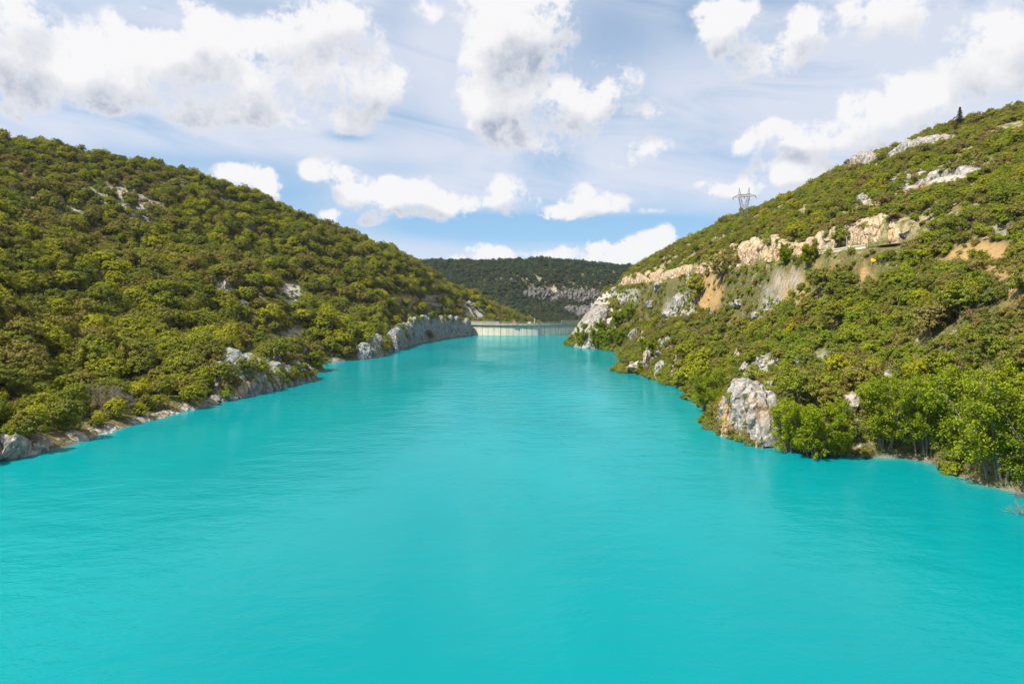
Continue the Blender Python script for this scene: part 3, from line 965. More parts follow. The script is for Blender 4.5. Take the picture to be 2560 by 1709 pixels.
WILLOWS = [branchy(601, 11, 8, 4.4, 8, .13, WILLOW, 'willow', base_spread=.9), branchy(602, 12.5, 8, 5.0, 8, .14, WILLOW, 'willow', base_spread=1.0),
           branchy(603, 8.5, 8, 3.8, 7, .12, FRESH, 'willow', base_spread=1.2)]
WATERSIDE = [branchy(611, 8, 6, 3.0, 8, .17, FRESH, 'tree', base_spread=.6), branchy(612, 9, 6, 2.6, 8, .18, WILLOW, 'tree', base_spread=.5)]


def dead_tree(seed, h, name, mat, twigs=9):
    r = np.random.default_rng(seed)
    mb = MB()

    def grow(p, d, l, rad, lev):
        k = np.linspace(0, 1, 4)[:, None]
        bend = r.normal(size=3) * .16 * l
        pts = p + d * l * k + bend * k ** 2
        mb.tube(pts, np.linspace(rad, rad * .5, 4), 4)
        if lev == 0: return
        for i in range((4, 4, 4, twigs)[-lev] if lev <= 3 else 5):
            t = r.uniform(.35, 1.0)
            q = p + d * l * t + bend * t * t
            nd = d + r.normal(size=3) * .62; nd[2] += .12
            nd /= np.linalg.norm(nd)
            grow(q, nd, l * r.uniform(.42, .7), rad * .5, lev - 1)
    for s in range(4):
        a = s * 1.6
        d = np.array((math.cos(a) * .45, math.sin(a) * .45, 1.0)); d /= np.linalg.norm(d)
        grow(np.array((0, 0, -.5)), d, h * .55, h * .018, 4)
    V, F = mb.arrays()
    return mesh_np(name, V, F, mat)


def conifer(seed, h):
    r = np.random.default_rng(seed)
    C, N = [], []
    for i in range(26):
        t = i / 25
        z = h * (.10 + .88 * t)
        rad = h * .24 * (1 - t) ** .85 + .12
        for j in range(int(9 * (1 - t)) + 4):
            a = r.uniform(0, 6.28); L = rad * r.uniform(.7, 1.15)
            for q in np.linspace(.15, 1, 7):
                for _ in range(6):
                    C.append((math.cos(a) * L * q + r.normal() * .12, math.sin(a) * L * q + r.normal() * .12, z + .18 * L * q * q - .1 * L * q + r.normal() * .08))
                    N.append((r.normal() * .5, r.normal() * .5, 1))
    lv = leaves(np.array(C), np.array(N), .16, r, .4)
    mb = MB(); mb.tube([(0, 0, -.8), (0, 0, h * .5), (0, 0, h * .97)], [h * .02, h * .013, .02], 6)
    return Kind('conifer', lv, mb.arrays(), NEEDLE)


def place(kind, loc, scale=1.0, rz=None, name=None, label=None, cat='tree', group=None, sink=0.3, sz=None):
    """a single plant: an Empty at its foot that holds crown and trunk"""
    e = bpy.data.objects.new(name or kind.name, None)
    COL.objects.link(e)
    e.location = (loc[0], loc[1], loc[2] - sink)
    e.rotation_euler = (0, 0, random.uniform(0, 6.28) if rz is None else rz)
    e.scale = (scale, scale, scale * (sz or 1.0))
    link('crown', kind.crown, e)
    link('trunk', kind.trunk, e)
    return tag(e, label, cat, group)


# ------------------------------------------------------------------ scattering a mass of plants
def scatter(name, pts, rot, scl, idx, protos, label, cat):
    """one object of countless plants: points that carry turn, size and kind"""
    me = bpy.data.meshes.new(name)
    me.vertices.add(len(pts)); me.vertices.foreach_set('co', np.asarray(pts, np.float32).ravel())
    me.attributes.new('rot', 'FLOAT_VECTOR', 'POINT').data.foreach_set('vector', np.asarray(rot, np.float32).ravel())
    me.attributes.new('scl', 'FLOAT_VECTOR', 'POINT').data.foreach_set('vector', np.asarray(scl, np.float32).ravel())
    me.attributes.new('pick', 'INT', 'POINT').data.foreach_set('value', np.asarray(idx, np.int32))
    o = link(name, me)
    ng = bpy.data.node_groups.new(name, 'GeometryNodeTree')
    ng.interface.new_socket('Geometry', in_out='INPUT', socket_type='NodeSocketGeometry')
    ng.interface.new_socket('Geometry', in_out='OUTPUT', socket_type='NodeSocketGeometry')
    N, Lk = ng.nodes, ng.links
    gi, go, jn = N.new('NodeGroupInput'), N.new('NodeGroupOutput'), N.new('GeometryNodeJoinGeometry')

    def named(nm, typ):
        a = N.new('GeometryNodeInputNamedAttribute'); a.data_type = typ
        a.inputs['Name'].default_value = nm
        return a.outputs['Attribute']
    rt, sc_, pk = named('rot', 'FLOAT_VECTOR'), named('scl', 'FLOAT_VECTOR'), named('pick', 'INT')
    for k, me_p in enumerate(protos):
        src = bpy.data.objects.new(me_p.name + '_source', me_p)
        oi = N.new('GeometryNodeObjectInfo'); oi.inputs['Object'].default_value = src; oi.inputs['As Instance'].default_value = False
        cm = N.new('FunctionNodeCompare'); cm.data_type = 'INT'; cm.operation = 'EQUAL'
        Lk.new(pk, cm.inputs[2]); cm.inputs[3].default_value = k
        ip = N.new('GeometryNodeInstanceOnPoints')
        Lk.new(gi.outputs[0], ip.inputs['Points']); Lk.new(cm.outputs[0], ip.inputs['Selection']); Lk.new(oi.outputs['Geometry'], ip.inputs['Instance'])
        Lk.new(rt, ip.inputs['Rotation']); Lk.new(sc_, ip.inputs['Scale'])
        Lk.new(ip.outputs[0], jn.inputs[0])
    Lk.new(jn.outputs[0], go.inputs[0])
    md = o.modifiers.new('scatter', 'NODES'); md.node_group = ng
    return tag(o, label, cat, kind='stuff')


def jitter_grid(x0, x1, y0, y1, sp, r):
    X, Y = np.meshgrid(np.arange(x0, x1, sp), np.arange(y0, y1, sp), indexing='ij')
    X = X.ravel() + r.uniform(-.48, .48, X.size) * sp; Y = Y.ravel() + r.uniform(-.48, .48, Y.size) * sp
    return X, Y


KEEP_OUT = []          # x, y, radius: no scattered plant here (hand-set trees, the dam, the road)


def keep(X, Y):
    ok = np.ones(len(X), bool)
    for (x, y, rr) in KEEP_OUT: ok &= (X - x) ** 2 + (Y - y) ** 2 > rr * rr
    return ok


# ------------------------------------------------------------------ rock faces in place
OUT = {'bluff': 2.4, 'dam_cliff': 4.5, 'headland': 2.5, 'point_cliff': 2.0, 'cape_cliff': .9}
CLEAR = {'dam_cliff': 4.5, 'bluff': 1.4, 'headland': 4.0, 'point_cliff': 1.0, 'cape_cliff': 0}


def wall_thing(name, key, mat, seed, label, res=.7, **kw):
    b, h, sd = WALLS[key]
    P = np.array(b); L = np.r_[0, np.cumsum(np.linalg.norm(np.diff(P[:, :2], axis=0), axis=1))]
    for u in np.arange(0, L[-1], 3.0):
        x, y = np.interp(u, L, P[:, 0]), np.interp(u, L, P[:, 1]); hh = np.interp(u, L, h)
        cl = CLEAR.get(key, 0)
        if cl: KEEP_OUT.append((x - sd * -1 * WALL_LEAN[key] * hh * .5, y, cl + WALL_LEAN[key] * hh * .4))
    return tag(link(name, rock_wall(name, b, h, mat, seed, res, WALL_LEAN[key], side=sd, out=OUT.get(key, 1.0), **kw)), label, 'cliff')


wall_thing('cliff', 'dam_cliff', LIME_SHADE_GREY, 11, 'tall blue-grey streaked cliff rising from the water beside the dam', amp=1.2, cap=5, block=8.0, rag=.17)
wall_thing('cliff', 'point_cliff', LIME_SHADE_GREY, 12, 'grey rock face half hidden by trees on the wooded point before the dam', amp=1.8, cap=5)
wall_thing('cliff', 'cape_cliff', LIME_SHADE_GREY, 13, 'broken grey cliff with ochre stains on the scrubby cape opposite the pylon hillside', res=.5, amp=1.8, cap=6, block=3.4, rag=.45)
wall_thing('cliff', 'bluff', STAINED, 14, 'pale limestone bluff with orange stains standing in the water below the scrub', res=.28, amp=1.2, cap=6, block=2.2, rag=.3)
wall_thing('cliff', 'headland', LIME, 15, 'bare pale rock headland sloping into the lake in front of the dam', res=.8, amp=1.7, cap=5, block=3.0)
# low ledges along the water line
_b = w0((60, 1143), (120, 1126), (200, 1104), (330, 1062), (420, 1040), (500, 1018), (560, 1003))
tag(link('rock_ledge', rock_wall('rock_ledge', _b, [1.2, 1.5, 1.0, .7, .5, .9, 1.2], LIME, 16, .35, .5, .7, 2.5, -1, 2.0, 1.5, .6)), 'low pale rock ledge along the water line below the wooded hillside', 'rock ledge')
_b = w0((800, 908), (860, 902), (930, 893))
tag(link('rock_ledge', rock_wall('rock_ledge', _b, [1.2, 1.4, 2.0], LIME, 17, .5, .6, .8, 3, -1, 2.2, 1.5, .5)), 'thin pinkish rock ledge at the water line of the small wooded bay', 'rock ledge')
# the road cut
_ys = np.array([192, 205, 218, 238, 262, 300, 340, 380, 420, 470, 520, 556, 572])
_q = [(np.interp(y, [p[1] for p in ROAD[::-1]], [p[0] for p in ROAD[::-1]]) + 4.6, y, np.interp(y, [p[1] for p in ROAD[::-1]], ROAD_Z[::-1])) for y in _ys]
_q[-1] = (_q[-1][0] + 5, _q[-1][1], _q[-1][2])
_hh = [max(float(H0(x + 4.5, y)) - z + .3, 3.0 if y < 215 else 6.8) for (x, y, z) in _q]
tag(link('road_cut', rock_wall('road_cut', _q, _hh, CUT, 18, .5, .16, .8, 4.5, 1, 3.4, .6, .16)), 'long cream and ochre road-cut rock face above the hillside road', 'rock face')
# ledges near the skyline of the pylon hill
for k, (pts, hs, lb) in enumerate([
        (((2385, 352), (2330, 362), (2280, 376), (2240, 388), (2205, 400)), (2, 3.6, 4.2, 4.4, 2.5), 'long grey bedded rock ledge below the lone conifer near the skyline'),
        (((2190, 405), (2160, 408), (2125, 415), (2095, 420)), (2, 4.5, 4.5, 2.5), 'grey blocky rock ledge below the thin masts on the skyline'),
        (((2085, 420), (2060, 433), (2040, 442)), (1.5, 3.2, 2), 'small grey rock ledge at the skyline end below the masts'),
        (((2450, 432), (2380, 440), (2330, 452), (2290, 462)), (1.2, 2.2, 2.4, 1.5), 'stepped pale rock ledge crossing the upper slope below the conifer')]):
    P = [hit(*p) for p in pts]
    hs = [q * 1.35 for q in hs]
    for a_, b_ in zip(P[:-1], P[1:]):
        for t in np.linspace(0, 1, 5): KEEP_OUT.append((a_[0] + (b_[0] - a_[0]) * t - 2.5, a_[1] + (b_[1] - a_[1]) * t - 2.5, 4.0))
    tag(link('rock_ledge', rock_wall('rock_ledge', P, hs, LIME, 20 + k, .5, .15, .8, 3, 1, 3.2, 1.5, .3)), lb, 'rock ledge')
# cliffs on the far hill
for k, (pts, hs, lb) in enumerate([
        (((1308, 738, 1068), (1340, 742, 1070), (1380, 748, 1068), (1420, 750, 1066), (1460, 752, 1064), (1500, 752, 1060), (1530, 750, 1058)), (9, 15, 16, 15, 17, 15, 12), 'long weathered cliff band across the shaded far hill'),
        (((1405, 772, 1000), (1440, 785, 985), (1480, 795, 960), (1500, 797, 955)), (5, 11, 12, 8), 'lower broken cliff on the far hill behind the headland')]):
    P = []
    for (a, b, Y) in pts:
        x, y, z = at(a, b, Y); P.append((x, y - 4, z))
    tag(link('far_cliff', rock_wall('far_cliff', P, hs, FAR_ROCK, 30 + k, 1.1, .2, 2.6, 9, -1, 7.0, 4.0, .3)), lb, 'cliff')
for k, (a, b, wd, lb) in enumerate([(1270, 700, 24, 'small pale rock step on the far hill beside the lone tree slope'), (1300, 690, 30, 'thin pale rock step high on the far hill, left of two'), (1420, 700, 30, 'thin pale rock step above the far cliff band'),
                                    (1530, 668, 24, 'small pale rock patch near the far skyline by the pylon hill')]):
    c = hit(a, b, 850)
    P = [(c[0] + d, c[1] + 1.5 * math.sin(d), float(H(c[0] + d, c[1]))) for d in np.linspace(-wd / 2, wd / 2, 5)]
    tag(link('rock_step', rock_wall('rock_step', P, [2, 3.5, 4, 3.5, 2], FAR_ROCK, 36 + k, 1.0, .3, 1.5, 4, -1, 4.0, 2.0, .4)), lb, 'rock ledge')

# single rocks: picture place of the foot, width, height in metres, label
ROCKS = [
    (20, 1142, 8.5, 5.6, 'big pale boulder with a bush growing on it at the lake edge opposite the bluff'), (88, 1132, 3.2, 2.2, 'smaller pale boulder leaning against the big one at the lake edge'),
    (1592, 928, 9.0, 4.2, 'low rounded grey rock point by the drowned leaning tree'), (1620, 926, 6.0, 6.0, 'taller grey rock behind the low rock point'), (1568, 929, 4.5, 1.6, 'flat grey rock at the tip of the low rock point'), (1606, 882, 3.0, 2.0, 'single small grey boulder above the low rock point'),
    (1650, 945, 5.5, 8.5, 'standing grey rock slab dropping to the water beyond the round green trees'), (1665, 868, 4.8, 5.4, 'round grey boulder perched on the standing slab'), (1645, 900, 4.5, 7.5, 'pale leaning rock below the perched round boulder'), (1690, 948, 3.6, 5.5, 'narrow pale rock fin between the lakeside shrubs'),
    (1705, 905, 2.6, 4.5, 'thin pale rock spike among shrubs near the lakeside'), (1590, 850, 8.0, 9.0, 'long slanting pale rock slab above the drowned tree'), (1612, 838, 4.0, 4.0, 'pale knob at the upper end of the slanting slab'),
    (1700, 770, 8.0, 9.5, 'white jagged outcrop beside the round dark bush above the lake'), (1672, 790, 7.5, 5.0, 'white sloping outcrop below the jagged one'), (1722, 745, 4.5, 9.0, 'tall white rock tooth touching the round dark bush'),
    (1632, 765, 7.0, 5.5, 'pale rock between bushes under the road cut'), (1650, 720, 8.0, 5.0, 'grey rock ledge just under the road cut end'), (1535, 728, 9.0, 5.0, 'grey rock cap where the headland meets the road'), (1560, 760, 8, 6, 'rough grey outcrop on the headland slope'), (1515, 790, 8, 6, 'broken pale outcrop halfway up the headland'),
    (1845, 905, 2.6, 2.8, 'small white rock on the scrub slope above the bluff'), (1865, 925, 4.0, 2.6, 'white rock pair stepping down to the bluff'), (1900, 915, 2.8, 2.6, 'white block in the scrub above the bluff'), (1832, 955, 2.0, 3.4, 'slim white rock at the shaded edge of the bluff'),
    (1925, 985, 2.2, 3.4, 'slim white pinnacle above the bluff top'), (1872, 970, 1.4, 1.6, 'round white knob on the bluff top'), (1998, 915, 2.4, 1.4, 'flat white stone in grey scrub'), (2010, 925, 2.0, 1.0, 'second flat white stone in grey scrub'),
    (2075, 895, 2.4, 1.3, 'pale stones breaking through scrub on the open slope'), (2120, 905, 2.6, 1.2, 'wide pale stone on the open scrub slope'), (2235, 948, 3.0, 2.2, 'pale broken rock above the feathery lakeside trees'), (2220, 935, 2.0, 1.4, 'grey rock beside the pale broken one'), (2290, 970, 2.6, 1.0, 'grey flat rock under dark scrub'),
    (2100, 1010, 1.8, 1.8, 'white rock behind the lakeside trees'), (2130, 1040, 4.6, 4.6, 'grey rock wall in the gap between lakeside trees'), (2040, 1105, 4.6, 5.2, 'pale rock mass behind the drowned willow stems'), (2010, 1120, 3.0, 2.4, 'low pale rock at the foot of the willow stems'), (2130, 1136, 3.4, 1.5, 'pale flat blocks at the water line under the trees'), (2108, 1132, 1.6, 1.2, 'small pale block beside the flat ones at the water line'),
    (2255, 1140, 1.6, 1.0, 'pale stone at the dark shore under branches'), (1725, 1000, 1.6, .9, 'flat stone lying in the shallow water'),
    (335, 545, 6, 4, 'pale rock mass in the clearing high on the wooded hill'), (320, 520, 7, 3, 'pale ledge at the top of the high clearing'), (160, 540, 8, 4.5, 'grey rounded rock in the wooded slope'), (165, 556, 5, 3, 'lower grey rock in the wooded slope'), (378, 585, 4, 5, 'narrow pale rock chute in the wooded slope'), (330, 565, 4, 2.5, 'small pale rock beside the chute'),
    (345, 600, 4, 3, 'pale rock below the chute'), (265, 500, 5, 2.4, 'flat pale rock in the clearing'), (215, 490, 5, 2, 'pale flat stones beside the clearing'), (560, 722, 4, 2.6, 'pale rubble by the reddish bank'), (605, 760, 3.6, 3.2, 'white boulder among shrubs above the cape'), (608, 748, 2.6, 2.2, 'second white boulder among shrubs above the cape'),
    (715, 740, 6, 2.2, 'pale stone spread above the cape slope'), (735, 745, 5, 2.4, 'pale rock in the open patch above the cape'), (760, 770, 4, 2, 'grey stone low in the open patch'), (655, 870, 3.4, 4, 'rough grey rock on the cape crest'), (690, 905, 3.6, 4, 'rough grey rock on the cape slope'), (640, 850, 3, 3, 'small grey rock at the cape top'), (760, 890, 3, 5.5, 'pale upright rock at the cape tip'),
    (720, 885, 3.4, 4, 'pale slanting rock on the cape'), (900, 805, 5, 3, 'pale rock lip above the wooded point'), (1020, 770, 5, 4, 'grey rock among trees above the dam cliff'), (1095, 785, 4, 3, 'light rock above the dam cliff top'), (1165, 780, 6, 4, 'pink and grey rubble rock above the dam end'), (1180, 795, 7, 4, 'pale rubble rock just above the dam end'), (1195, 800, 5, 3, 'pale broken rock beside the rubble above the dam'),
    (1200, 780, 5, 4, 'grey slab above the dam end'), (1255, 765, 4, 5, 'small grey crag on the wooded spur behind the dam'), (2310, 590, 2.4, 1.2, 'pale stone on the slope below the thin pole'), (2270, 595, 3.6, 1.4, 'pale stone group on the slope below the thin pole'), (2290, 625, 3.0, 2.2, 'pale rock near the yellow sign'), (2470, 600, 2.0, .9, 'single pale stone on the open hillside'),
    (2230, 575, 1.8, 1.2, 'grey stone by the thin pole'), (2160, 500, 5, 2, 'pale rock spread on the upper slope'), (2270, 470, 5, 2, 'pale layered rock on the upper slope'), (2175, 525, 3, 1.2, 'flat pale stones on the mid slope'), (2070, 590, 3, 1.6, 'pale rock above the road cut crest'), (2100, 582, 2.6, 1.6, 'grey rock above the road cut crest'),
    (1790, 600, 4, 1.8, 'pale rock on the slope above the middle of the road cut'), (1760, 625, 4, 2, 'pale stones above the road cut'), (1975, 470, 4, 1.4, 'pale streak of stones below the skyline'), (2500, 470, 4, 1.6, 'pale stones high on the slope near the picture edge'), (1890, 795, 4, 3, 'grey rock beside the pale eroded bank'), (1850, 770, 4.5, 3.6, 'white rock left of the eroded bank'), (1830, 765, 3.4, 3.2, 'white rock in bushes left of the eroded bank'),
    (1780, 800, 2.0, 3.4, 'slim white rock among bushes below the ochre scree'), (1720, 845, 3.0, 2.6, 'grey rock hidden in shrubs above the lake'), (1740, 830, 2.0, 1.6, 'white stone in shrubs above the lake'),
]
for k, (px, py, wd, ht, lb) in enumerate(ROCKS):
    c = hit(px, py)
    me = BOULDERS[(k * 5) % 6]
    dm = np.array([v.co[:] for v in me.vertices]) if k < 0 else None
    s = (wd * .55, wd * .5, ht * .78)
    o = link('rock', me, None, (c[0], c[1] + wd * .22, c[2] + ht * .18), random.uniform(0, 6.28), s)
    o.rotation_euler[0] = random.uniform(-.15, .15)
    tag(o, lb, 'rock')

# loose rocks: many small ones in the open patches
_r = np.random.default_rng(77)
LOOSE = []
for (cx, cy, rx, ry, w) in ROCKY:
    for _ in range(int(5 * w + (rx * ry) / 300)):
        px, py = cx + _r.normal() * rx * .5, cy + _r.normal() * ry * .5
        if not (0 < px < 2560): continue
        c = hit(px, py)
        if c[2] > .3 and c[1] < 800: LOOSE.append((px, py, c))
LOOSE = LOOSE[:280]
STONES = []
for (px, py, c) in LOOSE:
    s = c[1] / 300 * _r.uniform(.5, 1.5) + .25
    o = link('stone', BOULDERS[_r.integers(6)], None, (c[0], c[1], c[2] + s * .15), _r.uniform(0, 6.28), (s * 1.2, s, s * .75))
    STONES.append((o, px, py))


# ------------------------------------------------------------------ the dam
def concrete(name, a, b, green=0.0, streak=0.6):
    m, B, bs = new_mat(name)
    pos = B.n('ShaderNodeNewGeometry').outputs['Position']
    rnd = B.n('ShaderNodeObjectInfo').outputs['Random']
    n = B.noise(pos, 0.5, 5, 0.6)
    c = B.mix(B.ss(n, 0.35, 0.65), a, b)
    c = B.mix(B.m('MULTIPLY', rnd, 0.35), c, (.42, .40, .34))
    z = B.sep(pos)[2]
    # the zone above the usual water level: green-grey stain plus painted cornice shade
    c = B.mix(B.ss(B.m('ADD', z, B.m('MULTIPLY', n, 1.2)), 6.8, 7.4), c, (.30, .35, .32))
    st = B.noise(B.vm('MULTIPLY', pos, (1.1, 1.1, 0.05)), 1.0, 4, 0.7)
    c = B.mix(B.m('MULTIPLY', B.ss(st, 0.50, 0.66), streak), c, (.16, .17, .155))
    ru = B.noise(B.vm('MULTIPLY', pos, (0.5, 0.5, 0.12)), 1.0, 3)
    c = B.mix(B.m('MULTIPLY', B.ss(ru, 0.58, 0.72), 0.5), c, (.45, .29, .14))
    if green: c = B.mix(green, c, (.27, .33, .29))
    B.put(bs.inputs['Base Color'], c)
    bs.inputs['Roughness'].default_value = 0.9
    return m


CONC = concrete('dam_concrete', (.54, .45, .33), (.64, .56, .44), streak=.5)
CONC_G = concrete('stained_lightened_dam_concrete', (.60, .54, .44), (.70, .64, .54), .22, .7)  # stain plus painted light: base colour lifted where the wall gets less sun
CONC_TOP = simple('parapet_concrete', (.30, .28, .23), .9, var=.2, scale=.6)
RAIL = simple('galvanised_rail', (.30, .29, .28), .6, .3)
A3, B3, C3 = np.array((-40., 655.)), np.array((4., 640.)), np.array((72., 738.))


def circum(a, b, c):
    d = 2 * (a[0] * (b[1] - c[1]) + b[0] * (c[1] - a[1]) + c[0] * (a[1] - b[1]))
    ux = ((a @ a) * (b[1] - c[1]) + (b @ b) * (c[1] - a[1]) + (c @ c) * (a[1] - b[1])) / d
    uy = ((a @ a) * (c[0] - b[0]) + (b @ b) * (a[0] - c[0]) + (c @ c) * (b[0] - a[0])) / d
    return np.array((ux, uy))


DC = circum(A3, B3, C3); DR = float(np.linalg.norm(A3 - DC))


def dam_ang(px):
    k = (px - 1280) / FPX
    d = np.array((k, 1.0)); d /= np.linalg.norm(d)
    b = d @ DC; disc = max(b * b - DC @ DC + DR * DR, 0.0)
    p = d * (b - math.sqrt(disc))
    return math.atan2(p[1] - DC[1], p[0] - DC[0])


def arc_block(mb, a0, a1, r0, r1, z0, z1, n=3):
    """a curved block between two angles, radii and levels"""
    V, F = [], []
    for i in range(n + 1):
        a = a0 + (a1 - a0) * i / n
        for (r_, z_) in ((r0, z0), (r1, z0), (r1, z1), (r0, z1)):
            V.append((DC[0] + math.cos(a) * r_, DC[1] + math.sin(a) * r_, z_))
    for i in range(n):
        for j in range(4):
            F.append((i * 4 + j, i * 4 + (j + 1) % 4, i * 4 + 4 + (j + 1) % 4, i * 4 + 4 + j))
    F += [(0, 3, 2, 1), (n * 4, n * 4 + 1, n * 4 + 2, n * 4 + 3)]
    mb.add(V, F)


aL, aR = dam_ang(1172), dam_ang(1446)
aL -= 0.03
if aR < aL: aR += 2 * math.pi
dam = link('dam', None, None, (DC[0], DC[1] - DR, 0))


def dam_part(mb, name, mat):
    V, F = mb.arrays()
    return link(name, mesh_np(name, V - np.array(dam.location), F, mat), dam)


NP = 22
step = (aR + .12 - aL) / NP
for i in range(NP):
    a0, a1 = aL + i * step, aL + (i + 1) * step
    mb = MB(); arc_block(mb, a0 + .0022, a1 - .0022, DR - 4, DR + .10 * (i % 3) * .5, -14, 9.4)
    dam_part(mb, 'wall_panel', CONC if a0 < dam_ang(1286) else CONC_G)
mb = MB(); arc_block(mb, aL, aR + .12, DR - 3.6, DR - .35, -14, 9.3, 30); dam_part(mb, 'core', CONC_TOP)
mb = MB(); arc_block(mb, aL, aR + .12, DR - 5, DR + 1.1, 9.45, 10.7, 40); dam_part(mb, 'cornice', CONC_TOP)
for (p0, p1, z1, nm) in ((1172, 1249, 13.1, 'parapet'), (1402, 1446, 13.4, 'parapet'), (1252, 1288, 11.5, 'kerb'), (1292, 1343, 11.3, 'kerb'), (1350, 1400, 11.5, 'kerb')):
    mb = MB(); a0, a1 = dam_ang(p0), dam_ang(p1)
    arc_block(mb, a0, a1, DR + .5, DR + .95, 10.7, z1, 10)
    po = dam_part(mb, nm, CONC_TOP)
    if nm == 'parapet':
        mb = MB(); arc_block(mb, a0, a1, DR + .35, DR + 1.2, z1 + .003, z1 + .3, 10)
        dam_part(mb, 'coping', CONC_TOP).parent = po
for (p0, p1) in ((1252, 1288), (1292, 1343), (1350, 1400)):
    mb = MB(); a0, a1 = dam_ang(p0), dam_ang(p1)
    n = 14
    P = [np.array((DC[0] + math.cos(a) * (DR + .7), DC[1] + math.sin(a) * (DR + .7), 11.3)) for a in np.linspace(a0, a1, n)]
    for p in P: mb.bar(p, p + (0, 0, 1.5), .09)
    for zz in (.75, 1.45): mb.tube([p + (0, 0, zz) for p in P], .07, 4)
    dam_part(mb, 'railing', RAIL)
mb = MB(); a0, a1 = dam_ang(1344), dam_ang(1349); arc_block(mb, a0, a1, DR - 1, DR + 1.4, -14, 11.9, 2); dam_part(mb, 'gauge_rib', simple('dark_rib', (.13, .17, .20), .8))
mb = MB(); a0 = aL - .015; arc_block(mb, a0 - .05, a0 + .012, DR - 6, DR + 2.0, -14, 13.0, 2); dam_part(mb, 'abutment', simple('abutment', (.23, .17, .13), .9, var=.3))
mb = MB(); arc_block(mb, dam_ang(1281), dam_ang(1292), DR - .5, DR + 1.9, 9.6, 11.9, 2); dam_part(mb, 'bay', CONC_TOP)
tag(dam, 'curved concrete dam with streaked panels and railed crest closing the lake', 'dam')


def on_dam(px, r_, z): a = dam_ang(px); return (DC[0] + math.cos(a) * r_, DC[1] + math.sin(a) * r_, z)


WHITE = simple('white_paint', (.75, .76, .76), .5)
o = MB(); o.box((-1.5, -.8, 0), (1.5, .8, 1.7)); o.box((-1.6, -.9, 1.7), (1.6, .9, 1.85))
tag(o.build('cabinet', WHITE, loc=on_dam(1324, DR - 1.5, 10.7)), 'small white cabinet standing on the dam crest', 'cabinet')
o = MB(); o.tube([(0, 0, 0), (0, 0, 4.2)], .13, 6); o.box((-.5, -.3, 4.1), (.5, .3, 4.7)); o.box((-.35, -.25, 0), (.35, .25, .9))
tag(o.build('mast', WHITE, loc=on_dam(1337, DR - 1.0, 10.7)), 'short white mast with a box on top on the dam crest', 'mast')
o = MB(); o.box((-.7, -.05, .6), (.7, .05, 2.1)); o.bar((-.5, 0, 0), (-.5, 0, .6), .05); o.bar((.5, 0, 0), (.5, 0, .6), .05)
tag(o.build('sign', simple('orange_red_paint', (.65, .16, .07), .5), loc=on_dam(1285, DR + .4, 11.9)), 'small orange-red sign on the dam crest bay', 'sign')
for x, y, rr in [(on_dam(p, DR - 2, 0)[0], on_dam(p, DR - 2, 0)[1], 7.0) for p in range(1175, 1447, 12)]: KEEP_OUT.append((x, y, rr))

# ------------------------------------------------------------------ the road on the hillside, with what stands beside it
ASPH = simple('asphalt', (.16, .15, .14), .9, var=.15, scale=.4)
_yy = np.linspace(186, 580, 131)
_cx = np.interp(_yy, [p[1] for p in ROAD[::-1]], [p[0] for p in ROAD[::-1]]); _cz = np.interp(_yy, [p[1] for p in ROAD[::-1]], ROAD_Z[::-1])
V = np.concatenate([np.stack([_cx - 3.0, _yy, _cz + .12], -1), np.stack([_cx + 3.0, _yy, _cz + .12], -1)])
n = len(_yy)
tag(link('road', mesh_np('road', V, [(i, n + i, n + i + 1, i + 1) for i in range(n - 1)], ASPH)), kind='structure')


def road_at(Y, q): return np.array((np.interp(Y, [p[1] for p in ROAD[::-1]], [p[0] for p in ROAD[::-1]]) + q, Y, np.interp(Y, [p[1] for p in ROAD[::-1]], ROAD_Z[::-1])))


# parapet and concrete wall
o = MB()
for (Y0, Y1) in ((193, 199), (199, 205), (205, 211)):
    a, b = road_at(Y0, -4.2), road_at(Y1, -4.2)
    for (z0, z1, w) in ((-4.5, .55, .25), (.55, .85, .4)):
        d = (b - a) / np.linalg.norm(b - a); nn = np.array((-d[1], d[0], 0)) * w
        c = [a - nn, b - nn, b + nn, a + nn]
        o.add([p + (0, 0, z0) for p in c] + [p + (0, 0, z1) for p in c], [(0, 3, 2, 1), (4, 5, 6, 7), (0, 1, 5, 4), (1, 2, 6, 5), (2, 3, 7, 6), (3, 0, 4, 7)])
tag(o.build('retaining_wall', simple('pale_concrete', (.55, .49, .38), .9, var=.12, scale=.5)), 'short pale concrete retaining wall with a coping at the road edge', 'wall')
p = road_at(202, -2.0)
o = MB(); o.tube([(0, 0, -1), (0, 0, 2.2), (0, 0, 4.4)], [.13, .12, .10], 8); o.tube([(0, 0, 4.3), (.5, -.2, 4.5), (1.0, -.4, 4.5)], [.05, .05, .06], 6)
tag(o.build('pole', RAIL, loc=tuple(p)), 'grey pole standing behind the pale retaining wall', 'pole')
p = hit(2183, 668)
sg = link('sign', None, None, tuple(p))
o = MB(); o.box((-.6, -.03, 0), (.6, .03, .8)); o.build('panel', simple('yellow_paint', (.80, .48, .02), .5, var=.05), sg, loc=(0, 0, .9))
for dx in (-.4, .4):
    o = MB(); o.tube([(dx, .06, -.8), (dx, .06, 1.6)], .04, 6); o.build('post', RAIL, sg)
tag(sg, 'small blank yellow rectangular sign beside the bare ochre patch', 'sign')
sg.rotation_euler = (0, 0, -.35)
KEEP_OUT.append((p[0], p[1], 2.2)); KEEP_OUT.append((p[0] - 1.6, p[1] - 3.4, 2.0))
p = hit(2274, 590)
o = MB(); o.tube([(0, 0, -1), (0, 0, 6.5)], [.09, .06], 6); o.tube([(-.5, 0, 6.0), (.5, 0, 6.0)], .05, 5)
tag(o.build('pole', DEADWOOD, loc=tuple(p)), 'thin weathered pole with a short crosspiece on the open scrub slope', 'pole')

